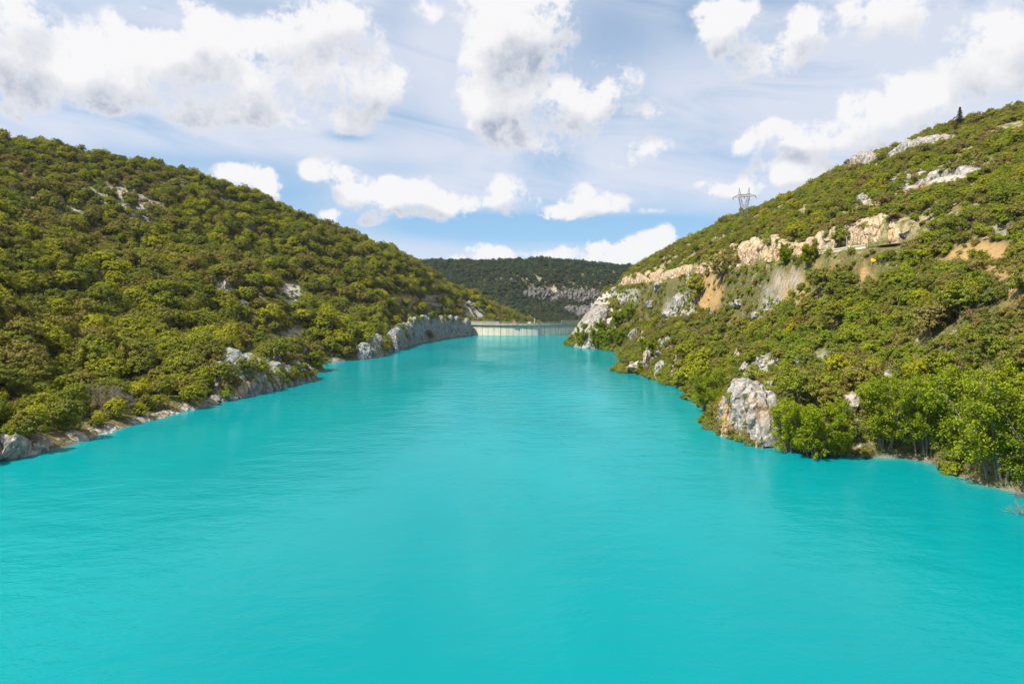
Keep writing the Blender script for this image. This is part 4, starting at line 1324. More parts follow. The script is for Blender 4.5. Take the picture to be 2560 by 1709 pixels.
# a white car on the road
GLASS = simple('dark_glass', (.03, .035, .04), .1, var=0)
TYRE = simple('tyre_rubber', (.025, .025, .025), .9, var=0)


def prism(mb, prof, y0, y1, inset=0.0):
    n = len(prof)
    V = [(x, y0, z) for (x, z) in prof] + [(x, y1, z) for (x, z) in prof]
    F = [(i, (i + 1) % n, n + (i + 1) % n, n + i) for i in range(n)]
    mb.add(V, F)
    for k in (0, n):
        for i in range(1, n - 1): mb.add([V[k], V[k + i], V[k + i + 1]], [(0, 1, 2)])


for t in np.linspace(.90, .995, 9):
    c_ = road_at(374, -1.4); KEEP_OUT.append((c_[0] * t, c_[1] * t, 3.2))
for Yw in (195, 200, 205, 210):
    for t in np.linspace(.95, .985, 3):
        c_ = road_at(Yw, -4.2); KEEP_OUT.append((c_[0] * t, c_[1] * t, 1.5))
cr = link('car', None, None, tuple(road_at(374, -1.4) + (0, 0, .12)), rz=R(-90))
o = MB(); prism(o, [(-2.1, .35), (2.1, .35), (2.15, .6), (2.0, .85), (.95, .98), (-1.9, 1.0), (-2.12, .8)], -.86, .86); prism(o, [(.95, .97), (.25, 1.46), (-1.35, 1.48), (-1.95, .99)], -.76, .76)
bd = o.build('body', WHITE, cr)
o = MB(); o.add([(.98, -.66, .99), (.98, .66, .99), (.33, .62, 1.42), (.33, -.62, 1.42)], [(0, 1, 2, 3)]); V_, F_ = o.arrays(); V_[:, 0] += .03; V_[:, 2] += .02
link('windscreen', mesh_np('windscreen', V_, F_, GLASS), cr)
for s in (-1, 1):
    o = MB(); o.add([(.72, s * .80, 1.02), (.2, s * .78, 1.40), (-1.2, s * .78, 1.40), (-1.6, s * .80, 1.02)], [(0, 1, 2, 3)]); o.build('side_window', GLASS, cr)
    for x in (-1.3, 1.3):
        o = MB(); o.tube([(x, s * .68, .33), (x, s * .9, .33)], .33, 14); o.add([(x + .33 * math.cos(t), s * .9, .33 + .33 * math.sin(t)) for t in np.linspace(0, 2 * math.pi, 12)[:-1]], [(0, i, i + 1) for i in range(1, 10)]); wh = o.build('wheel', TYRE, cr); o = MB(); o.tube([(x, s * .9, .33), (x, s * .92, .33)], .2, 12); o.add([(x + .2 * math.cos(t), s * .92, .33 + .2 * math.sin(t)) for t in np.linspace(0, 2 * math.pi, 12)[:-1]], [(0, i, i + 1) for i in range(1, 10)]); o.build('rim', RAIL, wh)
    o = MB(); o.box((2.05, s * .6 - .18, .62), (2.16, s * .6 + .18, .78)); o.build('headlight', GLASS, cr)
tag(cr, 'white car seen from the front on the hillside road under the road cut', 'car')

# ------------------------------------------------------------------ pylon
py_ = link('pylon', None)
PX, PY = 0.337 * 505, 505.0
pz = min(float(H(PX, PY)) - .5, 86.0)
top = 25 + PY * (771 - 491) / 1706
ps = (top - pz) / 20.0
py_.location = (PX, PY, pz)
py_.rotation_euler = (0, 0, R(-28))
STEEL = simple('galvanised_steel', (.16, .135, .13), .7, .2)


def lattice(mb, a0, a1, b0, b1, n, w):
    """zig-zag bracing between two chords"""
    for i in range(n):
        t0, t1 = i / n, (i + 1) / n
        p, q = a0 + (a1 - a0) * t0, b0 + (b1 - b0) * t1
        r_, s_ = b0 + (b1 - b0) * t0, a0 + (a1 - a0) * t1
        mb.bar(p, q, w) if i % 2 else mb.bar(r_, s_, w)
        mb.bar(s_, q, w * .8)


v3 = lambda x, y, z: np.array((x, y, z), float)
w0_, w1_ = 3.1, 2.4
legs = [(sx, sy) for sx in (-1, 1) for sy in (-1, 1)]
for (sx, sy) in legs:
    o = MB(); o.bar(v3(sx * w0_, sy * w0_, -1), v3(sx * w1_, sy * w1_, 12), .17); o.build('leg', STEEL, py_)
for (sa, sb) in (((-1, -1), (1, -1)), ((1, -1), (1, 1)), ((1, 1), (-1, 1)), ((-1, 1), (-1, -1))):
    o = MB(); lattice(o, v3(sa[0] * w0_, sa[1] * w0_, 0), v3(sa[0] * w1_, sa[1] * w1_, 12), v3(sb[0] * w0_, sb[1] * w0_, 0), v3(sb[0] * w1_, sb[1] * w1_, 12), 4, .08); o.build('leg_brace', STEEL, py_)
for s in (-1, 1):
    o = MB()
    for sy in (-1, 1):
        i0, i1 = v3(s * .3, sy * w1_, 12), v3(s * 2.6, sy * .9, 19)
        o0, o1 = v3(s * w1_, sy * w1_, 12), v3(s * 4.2, sy * .9, 19)
        o.bar(i0, i1, .13); o.bar(o0, o1, .15); lattice(o, i0, i1, o0, o1, 5, .07)
    lattice(o, v3(s * w1_, -w1_, 12), v3(s * 4.2, -.9, 19), v3(s * w1_, w1_, 12), v3(s * 4.2, .9, 19), 4, .06)
    o.build('fork_arm', STEEL, py_)
    o = MB()
    for sy in (-1, 1):
        for sx in (2.6, 4.2): o.bar(v3(s * sx, sy * .9, 20.6), v3(s * 3.6, 0, 25), .11)
    lattice(o, v3(s * 2.6, -.9, 20.6), v3(s * 3.6, 0, 25), v3(s * 4.2, -.9, 20.6), v3(s * 3.6, 0, 25), 3, .06)
    o.bar(v3(s * 3.6, 0, 25), v3(s * 4.3, 0, 25.2), .12)
    o.build('earth_wire_peak', STEEL, py_)
o = MB()
for sy in (-1, 1):
    for z in (19, 20.6): o.bar(v3(-4.4, sy * .9, z), v3(4.4, sy * .9, z), .14)
    lattice(o, v3(-4.4, sy * .9, 19), v3(4.4, sy * .9, 19), v3(-4.4, sy * .9, 20.6), v3(4.4, sy * .9, 20.6), 9, .08)
for s in (-1, 1):
    for sy in (-1, 1):
        o.bar(v3(s * 4.4, sy * .9, 20.6), v3(s * 8.6, 0, 19.2), .12); o.bar(v3(s * 4.4, sy * .9, 19), v3(s * 8.6, 0, 19.2), .12)
    lattice(o, v3(s * 4.4, .9, 19), v3(s * 8.6, 0, 19.2), v3(s * 4.4, .9, 20.6), v3(s * 8.6, 0, 19.2), 3, .07)
o.build('crossarm', STEEL, py_)
INSUL = simple('insulator', (.07, .07, .08), .4)
for x in (-8.5, 0, 8.5):
    for sy in (-1, 1):
        o = MB(); o.tube([(x, sy * .6, 19), (x + .3, sy * 2.6, 17.8)], .16, 6); o.build('insulator', INSUL, py_)
py_.scale = (ps * .86, ps * .86, ps)
tag(py_, 'lattice steel power pylon with a forked head on the hill shoulder', 'pylon')

# thin masts on the skyline
for (px, y0, y1, w, lb) in ((2161, 392, 366, .16, 'thicker of two thin masts on the skyline above the rock ledge'), (2169, 390, 366, .08, 'thinner of two thin masts on the skyline above the rock ledge')):
    p = hit(px, y0 + 2)
    hgt = 44 * p[1] / FPX
    o = MB(); o.tube([(0, 0, -1), (0, 0, hgt * .6), (0, 0, hgt)], [w, w, w * .5], 6)
    if w > .1: o.tube([(0, 0, hgt * .55), (0, 0, hgt * .7)], w * 2.0, 6)
    tag(o.build('mast', STEEL, loc=tuple(p)), lb, 'mast')

# low terrace walls on the wooded hill
WALLSTONE = rock_mat('dry_stone', (.36, .32, .28), (.24, .21, .19), (.30, .22, .15), warm_amt=.3, streak_amt=.1)


def low_wall(px, lb, h_):
    P = [hit(a, b) for (a, b) in px]
    o = MB()
    for a, b in zip(P[:-1], P[1:]):
        n = max(int(np.linalg.norm(b - a) / 1.6), 1)
        for i in range(n):
            p, q = a + (b - a) * i / n, a + (b - a) * (i + .94) / n
            d = (q - p) / np.linalg.norm(q - p); nn = np.array((-d[1], d[0], 0)) * .3
            c = [p - nn, q - nn, q + nn, p + nn]; t = h_ + random.uniform(-.1, .1)
            o.add([k + (0, 0, -1.5) for k in c] + [k + (0, 0, t) for k in c], [(0, 3, 2, 1), (4, 5, 6, 7), (0, 1, 5, 4), (1, 2, 6, 5), (2, 3, 7, 6), (3, 0, 4, 7)])
        for i in range(n + 1):
            x = a + (b - a) * i / max(n, 1); KEEP_OUT.append((x[0] + 1.2, x[1] - 2.2, 2.2))
    tag(o.build('terrace_wall', WALLSTONE), lb, 'wall')


low_wall([(648, 716), (680, 714), (712, 712)], 'low grey terrace wall among trees above the white boulders', 1.6)
low_wall([(988, 754), (1030, 755), (1070, 759), (1110, 764)], 'low path-side wall above the dam cliff', 1.0)
low_wall([(1065, 744), (1090, 743), (1118, 742)], 'short dark fence-like wall under the trees near the dam', 1.8)
low_wall([(862, 650), (885, 647), (905, 645)], 'short grey wall below the spur crest trees', 1.8)


# ------------------------------------------------------------------ trees that can be told apart
def set_tree(kind, px, py, height, base_h, label, cat='tree', name=None, group=None, z=None, keepr=3.0, sz=None, sink=.3, rz=None):
    c = hit(px, py) if z is None else np.append(at0(px, py)[:2], z)
    e = place(kind, c, height / base_h, name=name, label=label, cat=cat, group=group, sink=sink, sz=sz, rz=rz)
    KEEP_OUT.append((c[0], c[1], keepr))
    return e


# waterside trees of the near shore
set_tree(WILLOWS[1], 2500, 1215, 18, 12.5, 'largest feathery lakeside tree leaning over the water at the near shore', 'tree', 'willow', keepr=6, z=.2)
set_tree(WILLOWS[0], 2590, 1235, 14, 11, 'feathery lakeside tree cut by the picture edge with bare branches in the water', 'tree', 'willow', keepr=5, z=0)
set_tree(WILLOWS[0], 2400, 1160, 16.5, 11, 'tall light green lakeside tree left of the largest one', 'tree', 'willow', keepr=5, z=.3)
set_tree(WILLOWS[1], 2310, 1140, 14, 12.5, 'light green lakeside tree beside the dark gap in the bank', 'tree', 'willow', keepr=5)
set_tree(WILLOWS[0], 2215, 1128, 13, 11, 'light green lakeside tree over the pale flat blocks', 'tree', 'willow', keepr=4)
set_tree(WILLOWS[2], 2040, 1142, 10.5, 8.5, 'drowned willow clump standing in the water before the pale rock', 'tree', 'willow', keepr=4, z=-.3)
set_tree(WILLOWS[2], 1985, 1130, 10.0, 8.5, 'drowned willow clump next to the stained bluff', 'tree', 'willow', keepr=4, z=-.2)
set_tree(WILLOWS[2], 2090, 1140, 6.0, 8.5, 'small thin willow at the shallow beach edge', 'tree', 'willow', keepr=3, z=-.2)
set_tree(OAKS[1], 2000, 1010, 6.0, 5.6, 'dense green oak above the drowned willows', 'tree', 'oak', keepr=3)
set_tree(OAKS[3], 2050, 1035, 6.4, 6.4, 'dark rounded oak between bluff and feathery trees', 'tree', 'oak', keepr=3)
set_tree(OAKS[5], 2160, 985, 6.0, 6.0, 'dense dark oak above the grey rock in the gap', 'tree', 'oak', keepr=3)
set_tree(WILLOWS[0], 1770, 1030, 11, 11, 'light green tree hanging over the water beside the bluff', 'tree', 'willow', keepr=4, z=.5)
set_tree(WILLOWS[2], 1800, 1045, 7, 8.5, 'smaller light green tree touching the shaded side of the bluff', 'tree', 'willow', keepr=3, z=.5)
for (px, py, h_, lb) in ((1735, 985, 9.5, 'broad bright green oak at the water left of the bluff'), (1700, 970, 8.5, 'rounded bright green oak at the water, far one of the pair'), (1752, 935, 8, 'bright green oak on the bank above the water pair'), (1720, 905, 8, 'tall bright green oak behind the water pair'),
                         (1800, 905, 6.5, 'dark green oak at the slope edge above the bluff'), (1850, 850, 6.5, 'dark green oak in the middle of the lakeside slope')):
    set_tree(OAKS[3], px, py, h_, 6.4, lb, name='oak', keepr=3)
set_tree(WATERSIDE[1], 1622, 905, 10, 9, 'slim bright green tree right of the low rock point', keepr=3)
set_tree(WATERSIDE[0], 1605, 930, 5, 8, 'small bright tree on the low rock point', keepr=2)
for (px, py, h_, k, lb) in ((1455, 868, 13, 0, 'bright green tree at the water, nearest the headland tip'), (1490, 872, 14, 1, 'bright green tree at the water under the headland, second from its tip'), (1522, 872, 14, 0, 'bright green tree at the water under the headland, third from its tip'), (1550, 868, 12, 1, 'bright green tree at the inner end of the headland cove'),
                            (1500, 838, 11, 0, 'bright green tree on the bank above the headland cove'), (1545, 820, 12, 1, 'tall bright green tree higher above the headland cove'), (1575, 800, 10, 0, 'bright tree below the pale rock under the road'), (1465, 838, 9, 1, 'bright bush-like tree against the bare headland rock')):
    set_tree(WATERSIDE[k], px, py, h_, (8, 9)[k], lb, keepr=4)
# by the road
set_tree(OAKS[5], 1805, 700, 11.5, 6.0, 'big dark round oak standing in front of the road cut', name='oak', keepr=4)
set_tree(OAKS[3], 1738, 768, 10.5, 6.4, 'round dark green oak beside the white rock tooth and ochre scree', name='oak', keepr=4, sz=1.2)
set_tree(WATERSIDE[1], 2025, 668, 7.5, 9, 'bright green tree in front of the road cut by the retaining wall', keepr=3)
set_tree(WATERSIDE[0], 1965, 662, 6.5, 8, 'bright green bushy tree before the road cut', keepr=3)
set_tree(OAKS[2], 2105, 622, 5.5, 5.2, 'dark oak behind the grey pole', name='oak', keepr=2)
for (px, py, h_, lb) in ((2055, 735, 6.5, 'large dark green oak beside the pale eroded bank'), (2090, 745, 5.5, 'dark green oak next to the large one by the eroded bank'), (2110, 725, 6.0, 'dark green oak behind the eroded bank pair'), (2400, 800, 6.5, 'broad olive oak on the near slope below the dry grass'), (2330, 840, 6.5, 'olive oak in the near slope thicket'),
                         (2080, 830, 6, 'broad green oak in the middle of the scrub slope'), (2020, 800, 5.5, 'green oak below the eroded bank'), (2550, 660, 4.5, 'dark oak at the picture edge above the dry grass')):
    set_tree(OAKS[(px // 7) % 6], px, py, h_, 5.6, lb, name='oak', keepr=3)
# skyline
set_tree(conifer(71, 10), 2398, 330, 12.5, 10, 'lone dark conifer on the skyline of the pylon hill', name='conifer', keepr=3)
set_tree(OAKS[1], 2192, 384, 5.5, 5.6, 'round green bush-like oak on the skyline beside the masts', name='oak', keepr=2)
c = hit(1249, 662, 900)
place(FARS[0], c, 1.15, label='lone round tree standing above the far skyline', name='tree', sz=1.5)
# left shore
set_tree(WATERSIDE[0], 1007, 866, 11, 8, 'bright green tree at the cliff foot, nearer of the pair', keepr=4, z=.4)
set_tree(WATERSIDE[1], 1036, 857, 12, 9, 'bright green tree at the cliff foot, farther of the pair', keepr=4, z=.4)
set_tree(WATERSIDE[0], 1022, 862, 5, 8, 'small bush between the bright green pair at the cliff foot', keepr=2, z=.3)
set_tree(OAKS[0], 75, 1118, 5.5, 5.6, 'green oak leaning over the lake beside the big boulder', name='oak', keepr=3)
set_tree(SHRUBS[0], 22, 1128, 2.4, 1.9, 'small bush growing from the big boulder at the lake edge', 'shrub', 'shrub', keepr=1, sink=-1.2)
c = hit(262, 1030)
o = link('dead_tree', dead_tree(81, 8.0, 'dead_tree', DEADWOOD), None, (c[0], c[1], c[2] - .3), 1.0)
tag(o, 'grey leafless tree on the shady bank opposite the bluff', 'tree'); KEEP_OUT.append((c[0], c[1], 3.2)); KEEP_OUT.append((c[0] + 2, c[1] - 3, 2.5))
c = hit(310, 1032)
o = link('dead_tree', dead_tree(82, 6.0, 'dead_tree', DEADWOOD), None, (c[0], c[1], c[2] - .3), 2.0)
tag(o, 'smaller grey half-bare tree beside the leafless one', 'tree'); KEEP_OUT.append((c[0], c[1], 3))
# drowned stems in the cove
c = at0(1545, 925)
set_tree(branchy(91, 11, 3, 1.6, 4, .16, FRESH, 'tree', dense=7, base_spread=.3, start=.35), 1548, 925, 10.5, 11, 'slim drowned tree leaning out of the water by the low rock point', keepr=1, z=0)
o = MB(); o.tube([(0, 0, -.5), (.15, 0, 1.2), (.1, .1, 2.6)], [.16, .13, .06], 6); o.tube([(.12, 0, 1.3), (.6, .1, 2.1)], [.07, .03], 5)
tag(o.build('stump', BARK, loc=tuple(at0(1532, 926))), 'small snag sticking out of the water beside the drowned tree', 'stump')
# bleached branches at the near shore
for (px, py, s, lb) in ((2552, 1290, 2.6, 'bare grey branch reaching in at the near picture edge'), (2330, 1160, 2.2, 'bare twigs dipping in the water at the dark gap'), (2530, 1240, 2.4, 'grey fork of dead wood in the water under the largest tree'), (2290, 1148, 1.8, 'tangled dead twigs at the shady waterline')):
    p = at0(px, py)
    o = link('dead_branch', dead_tree(int(px), s, 'dead_branch', DEADWOOD, 3), None, (p[0] + .4, p[1], -.2), px * .1)
    o.rotation_euler = (R(25), R(-50), px * .1)
    tag(o, lb, 'branch')
o = link('flower_bush', clump_crown and mesh_np('flower_bush', *clump_crown(95, .5, 1.2, 0, 3, 5, 22, .2, .07), PURPLE), None, tuple(road_at(246, 3.0) + (0, 0, 2.2)))
tag(o, 'small purple tuft on the pale road-cut face', 'plant')
for (px, py, s, lb) in ((1625, 700, 1.4, 'reddish bush on the lakeside slope'),): pass

# ------------------------------------------------------------------ the cover: oakwood, scrub, far woods
r = np.random.default_rng(5)


def make_cover(x0, x1, y0, y1, sp):
    X, Y = jitter_grid(x0, x1, y0, y1, sp, r)
    Z = H(X, Y)
    px, py = project(X, Y, Z)
    return X, Y, Z, px, py


def on_screen(X, Y, Z, m=260):
    px, py = project(X, Y, Z + 3)
    return (px > -m) & (px < 2560 + m) & (Y > 20) & (py > -100)


def road_clear(X, Y):
    q, z = road_q(X, Y)
    return ~((Y > 182) & (Y < 580) & (q > -5.2) & (q < 6.0)) & ~((Y > 190) & (Y < 570) & (q > -11) & (q <= -5.2) & (r.uniform(size=len(X)) < .08))


HAZE = 0.00004
P_OAK, P_SHR, P_FAR = [], [], []          # x y z scale kind
# wooded hill
X, Y, Z, px, py = make_cover(-470, 40, 40, 880, 5.0)
bare = np.maximum(zone(px, py, ROCKY), zone(px, py, OCHRE))
m = (Z > .3) & (r.uniform(size=len(X)) > bare * 1.15) & on_screen(X, Y, Z) & keep(X, Y) & ((X < -20) | (Y > 745))
up = np.clip((Z - 50) / 60, 0, 1)
sc = ((.6 + .95 * r.uniform(0, 1, len(X)) ** 1.3) * (1 - .30 * up)) * np.where(Z < 4, .8, 1)
P_OAK.append(np.stack([X, Y, Z, sc, r.integers(0, 6, len(X))], -1)[m])
X, Y, Z, px, py = make_cover(-470, 40, 60, 880, 4.0)
bare = np.maximum(zone(px, py, ROCKY), zone(px, py, OCHRE))
m = (Z > .8) & (r.uniform(size=len(X)) > .35 + .45 * bare) & on_screen(X, Y, Z) & keep(X, Y) & ((X < -20) | (Y > 745))
P_SHR.append(np.stack([X, Y, Z, r.uniform(.7, 1.5, len(X)), r.integers(0, 5, len(X))], -1)[m])
# scrub hill
X, Y, Z, px, py = make_cover(20, 335, 50, 760, 2.35)
bare = np.maximum.reduce([zone(px, py, ROCKY), zone(px, py, OCHRE), zone(px, py, MARL) * 1.2])
thin = np.clip(.42 + .9 * fbm(X / 13, Y / 13, s=41, o=3), 0, 1)
m = (Z > .1) & (r.uniform(size=len(X)) > .06 + .72 * thin * (Z > 44) + .12 * thin + .7 * bare) & on_screen(X, Y, Z) & keep(X, Y) & road_clear(X, Y)
P_SHR.append(np.stack([X, Y, Z, r.uniform(.6, 1.5, len(X)), np.where(r.uniform(size=len(X)) < .035, 5, r.integers(0, 5, len(X)))], -1)[m])
X, Y, Z, px, py = make_cover(20, 335, 50, 760, 4.6)
bare = np.maximum.reduce([zone(px, py, ROCKY), zone(px, py, OCHRE), zone(px, py, MARL) * 1.2])
grove = fbm(X / 30, Y / 30, s=57, o=3)
near_low = np.clip((150 - Y) / 60, 0, 1) + np.clip((20 - Z) / 20, 0, 1)
m = (Z > .3) & (r.uniform(size=len(X)) < np.clip(.26 + .75 * grove + .4 * near_low, .06, .95) * (1 - bare)) & on_screen(X, Y, Z) & keep(X, Y) & road_clear(X, Y)
P_OAK.append(np.stack([X, Y, Z, r.uniform(.4, .86, len(X)), r.integers(0, 6, len(X))], -1)[m])
# steep banks carry more plants than the plan shows
X, Y, Z, px, py = make_cover(20, 335, 50, 620, 2.2)
bare = np.maximum.reduce([zone(px, py, ROCKY), zone(px, py, OCHRE), zone(px, py, MARL) * 1.2])
slope = np.hypot(H(X + 1, Y) - H(X - 1, Y), H(X, Y + 1) - H(X, Y - 1)) / 2
q_, _z = road_q(X, Y)
m = (Z > .1) & (r.uniform(size=len(X)) < np.clip((slope - .65) * 1.5, 0, .95) * (1 - .85 * bare)) & on_screen(X, Y, Z) & keep(X, Y) & road_clear(X, Y)
P_SHR.append(np.stack([X, Y, Z - .2, r.uniform(.4, 1.05, len(X)), r.integers(0, 5, len(X))], -1)[m])
# plants at the very water's edge
X, Y = jitter_grid(20, 110, 60, 560, 1.7, r)
Z = H(X, Y)
m = (Z > -1.4) & (Z < 1.5) & on_screen(X, Y, Z) & keep(X, Y) & (r.uniform(size=len(X)) < .75)
P_SHR.append(np.stack([X, Y, np.maximum(Z, -.25), r.uniform(.5, 1.25, len(X)), r.integers(0, 5, len(X))], -1)[m])
# far hill
X, Y, Z, px, py = make_cover(-300, 420, 800, 1330, 6.0)
bare = zone(px, py, ROCKY)
m = (Z > 2) & (r.uniform(size=len(X)) > bare * .8) & (px > 900) & (px < 1800) & ~((X < 40) & (Y < 880))
P_FAR.append(np.stack([X, Y, Z, r.uniform(.6, 1.25, len(X)), r.integers(0, 3, len(X))], -1)[m])
# tufts rooted on the rock faces
for key, n_ in (('cape_cliff', 44), ('headland', 16), ('point_cliff', 10), ('bluff', 12), ('dam_cliff', 40)):
    b_, h_, sd = WALLS[key]
    Pw = np.array(b_); Lw = np.r_[0, np.cumsum(np.linalg.norm(np.diff(Pw[:, :2], axis=0), axis=1))]
    for _ in range(n_):
        u_ = r.uniform(.05, .95) * Lw[-1]
        x_, y_, hh_ = np.interp(u_, Lw, Pw[:, 0]), np.interp(u_, Lw, Pw[:, 1]), np.interp(u_, Lw, h_)
        z_ = (r.uniform(.25, 1.0) if key != 'dam_cliff' or _ % 5 == 0 else r.uniform(.86, 1.08)) * hh_
        P_SHR.append(np.array([[x_ + sd * (WALL_LEAN[key] * z_ - .6 - (OUT[key] if key in ('bluff', 'dam_cliff') else 0) * .6), y_, z_ - .4, r.uniform(.5, 1.1) * {'bluff': .7, 'dam_cliff': 1.5}.get(key, 1.0), r.integers(0, 5)]]))
P_OAK, P_SHR, P_FAR = (np.concatenate(p) for p in (P_OAK, P_SHR, P_FAR))
# only low growth right below the road
q_, _z = road_q(P_SHR[:, 0], P_SHR[:, 1]); lo = (q_ > -15) & (q_ < -4) & (P_SHR[:, 1] > 185) & (P_SHR[:, 1] < 575); P_SHR[lo, 3] *= .72
q_, _z = road_q(P_OAK[:, 0], P_OAK[:, 1]); P_OAK = P_OAK[~((q_ > -13) & (q_ < -4) & (P_OAK[:, 1] > 185) & (P_OAK[:, 1] < 575) & (P_OAK[:, 0] > 0))]


def largest(P, rad, n):
    """the n plants that show largest"""
    big = P[:, 3] * rad / np.hypot(P[:, 0], P[:, 1])
    order = np.argsort(-big)
    ok = seen(P[order, 0], P[order, 1], P[order, 2] + 2.5 * P[order, 3])
    return order[ok][:n]


LANDMARKS = [(20, 1120, 'the big lakeside boulder'), (262, 1000, 'the leafless grey tree'), (690, 920, 'the cape cliff'), (605, 755, 'the two white boulders'), (335, 535, 'the high clearing'), (160, 545, 'the rounded rock in the woods'), (730, 742, 'the stony patch above the cape'),
             (680, 712, 'the terrace wall'), (1020, 860, 'the bright pair at the cliff foot'), (1075, 820, 'the dam cliff'), (1180, 792, 'the rubble above the dam end'), (900, 805, 'the rock lip on the point'), (820, 905, 'the small wooded bay'), (420, 1042, 'the low shore ledge'),
             (885, 648, 'the wall below the spur crest'), (1880, 1030, 'the stained bluff'), (1590, 920, 'the low rock point'), (1665, 860, 'the perched round boulder'), (1700, 760, 'the jagged white outcrop'), (1738, 745, 'the round oak by the scree'), (1770, 735, 'the ochre scree'), (1965, 705, 'the pale eroded bank'),
             (1805, 670, 'the big dark roadside oak'), (2120, 640, 'the retaining wall'), (2183, 663, 'the yellow sign'), (2450, 640, 'the dry grass patch'), (2235, 945, 'the pale broken rock'), (2030, 1080, 'the drowned willows'), (2215, 1050, 'the tree over the flat blocks'), (2480, 1050, 'the largest feathery tree'),
             (2400, 800, 'the broad oak below the dry grass'), (2274, 570, 'the thin pole'), (1855, 500, 'the pylon'), (2161, 375, 'the thin masts'), (2398, 310, 'the lone conifer'), (2340, 445, 'the stepped ledge'), (1490, 770, 'the bare headland'), (1640, 690, 'the road cut end'), (1930, 630, 'the middle of the road cut'),
             (2080, 830, 'the broad oak mid-slope'), (1900, 910, 'the white block above the bluff'), (2115, 900, 'the wide pale stone'), (1740, 960, 'the bright oaks at the water')]
TAKEN = {}
ORD = ['', 'second ', 'third ', 'fourth ', 'fifth ', 'sixth ', 'seventh ', 'eighth ', 'ninth ', 'tenth ', 'eleventh ', 'twelfth ', 'thirteenth ', 'fourteenth ', 'fifteenth ', 'sixteenth ', 'seventeenth ', 'eighteenth ', 'nineteenth ', 'twentieth '] + ['twenty-%s ' % k for k in ('first', 'second', 'third', 'fourth', 'fifth', 'sixth', 'seventh', 'eighth', 'ninth')] + ['thirtieth '] + ['thirty-%s ' % k for k in ('first', 'second', 'third', 'fourth', 'fifth', 'sixth', 'seventh', 'eighth', 'ninth')] + ['fortieth '] + ['forty-%s ' % k for k in ('first', 'second', 'third', 'fourth', 'fifth', 'sixth', 'seventh', 'eighth', 'ninth')]


def tell_apart(P, ind, kinds):
    """labels from the nearest landmark: side and rank by distance, counted within each kind"""
    rows = []
    for i in ind:
        x, y, z, s_, k = P[i]
        a, b = project(x, y, z + 2.5 * s_)
        j = min(range(len(LANDMARKS)), key=lambda q: (LANDMARKS[q][0] - a) ** 2 + (LANDMARKS[q][1] - b) ** 2)
        dx, dy = a - LANDMARKS[j][0], b - LANDMARKS[j][1]
        side = ('above' if dy < 0 else 'below') if abs(dy) > abs(dx) else ('right of' if dx > 0 else 'left of')
        rows.append((math.hypot(dx, dy), i, kinds(k), side, LANDMARKS[j][2]))
    out = {}
    for (dd, i, kd, side, lm) in sorted(rows):
        n = TAKEN.get((kd, side, lm), 0); TAKEN[(kd, side, lm)] = n + 1
        size = 'large' if P[i][3] > 1.05 else ('small' if P[i][3] < .75 else 'mid-sized')
        if n < len(ORD): out[i] = (ORD[n] + 'nearest of the ' + kd + 's ' + side + ' ' + lm + ', ' + size, kd + 's around ' + lm)
        else: out[i] = (kd + ' well ' + side + ' ' + lm + ', one of many alike', kd + 's well ' + side + ' ' + lm)
    return out


ind = largest(P_OAK, 3.5, 262)
NAMES = tell_apart(P_OAK, ind, lambda k: 'round oak')
for i in ind:
    x, y, z, s, k = P_OAK[i]
    lb, gp = NAMES[i]
    place(OAKS[int(k)], (x, y, z), s, name='oak', label=lb, cat='tree', group=gp)
rest = np.delete(P_OAK, ind, 0)
ind2 = largest(P_SHR, 1.5, 290)
NAMES = tell_apart(P_SHR, ind2, lambda k: 'russet shrub' if k == 5 else 'green shrub')
for i in ind2:
    x, y, z, s, k = P_SHR[i]
    lb, gp = NAMES[i]
    o = link('shrub', SHRUBS[int(k)].whole, None, (x, y, z - .15), r.uniform(0, 6.28), s)
    tag(o, lb, 'shrub', gp)
rest2 = np.delete(P_SHR, ind2, 0)


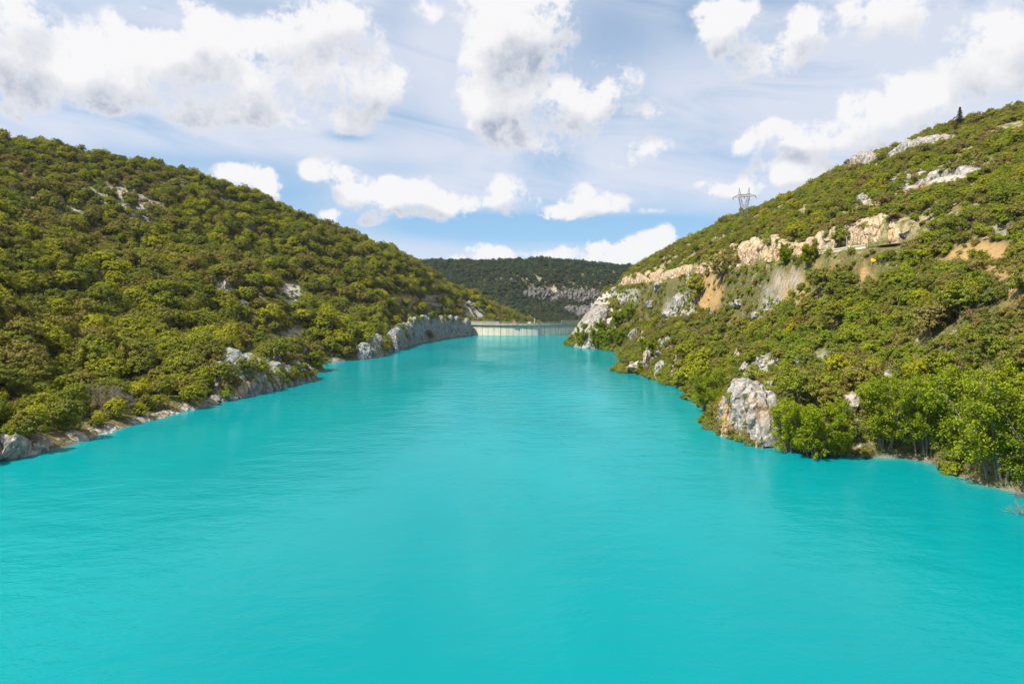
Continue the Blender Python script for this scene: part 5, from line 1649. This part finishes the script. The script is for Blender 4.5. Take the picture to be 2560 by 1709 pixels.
def spread(name, P, protos, label, cat, sink=.3):
    n = len(P)
    rot = np.stack([r.normal(size=n) * .06, r.normal(size=n) * .06, r.uniform(0, 6.28, n)], -1)
    scl = P[:, 3:4] * np.stack([r.uniform(.85, 1.15, n), r.uniform(.85, 1.15, n), r.uniform(.85, 1.2, n)], -1)
    pts = P[:, :3].copy(); pts[:, 2] -= sink
    return scatter(name, pts, rot, scl, P[:, 4].astype(int), [k.whole for k in protos], label, cat)


spread('woodland', rest, OAKS, 'dense olive green oakwood covering the hillsides around the lake', 'woodland')
spread('scrub', rest2, SHRUBS, 'low green and brown scrub covering the stony slopes', 'scrub', .15)
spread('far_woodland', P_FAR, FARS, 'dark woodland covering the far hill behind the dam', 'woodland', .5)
print('COUNTS', len(P_OAK), len(P_SHR), len(P_FAR), len(LOOSE))

rows = np.array([(0, 0, 0, .9, i) for i in range(len(STONES))])
byl = {}
for (o, px, py) in STONES:
    j = min(range(len(LANDMARKS)), key=lambda q: (LANDMARKS[q][0] - px) ** 2 + (LANDMARKS[q][1] - py) ** 2)
    dx, dy = px - LANDMARKS[j][0], py - LANDMARKS[j][1]
    side = ('above' if dy < 0 else 'below') if abs(dy) > abs(dx) else ('right of' if dx > 0 else 'left of')
    byl.setdefault((side, LANDMARKS[j][2]), []).append((math.hypot(dx, dy), o))
for (side, lm), lst in byl.items():
    for n, (dd, o) in enumerate(sorted(lst, key=lambda t: t[0])):
        tag(o, (ORD[n] + 'nearest of the pale stones ' + side + ' ' + lm) if n < len(ORD) else ('pale stone well ' + side + ' ' + lm + ', one of many alike'), 'rock', 'pale stones around ' + lm if n < len(ORD) else 'pale stones well ' + side + ' ' + lm)


# ------------------------------------------------------------------ air
m = bpy.data.materials.new('haze')
m.use_nodes = True
m.node_tree.nodes.clear()
B = NB(m.node_tree)
pv = B.n('ShaderNodeVolumePrincipled')
pv.inputs['Color'].default_value = (.72, .84, 1.0, 1)
pv.inputs['Density'].default_value = HAZE
pv.inputs['Anisotropy'].default_value = 0.2
m.node_tree.links.new(pv.outputs[0], B.n('ShaderNodeOutputMaterial').inputs['Volume'])
o = MB(); o.box((-5200, -5200, -45), (5200, 5200, 190))
hz = o.build('haze', m)
tag(hz, 'thin blue air between the camera and the far hill', 'haze', kind='stuff')
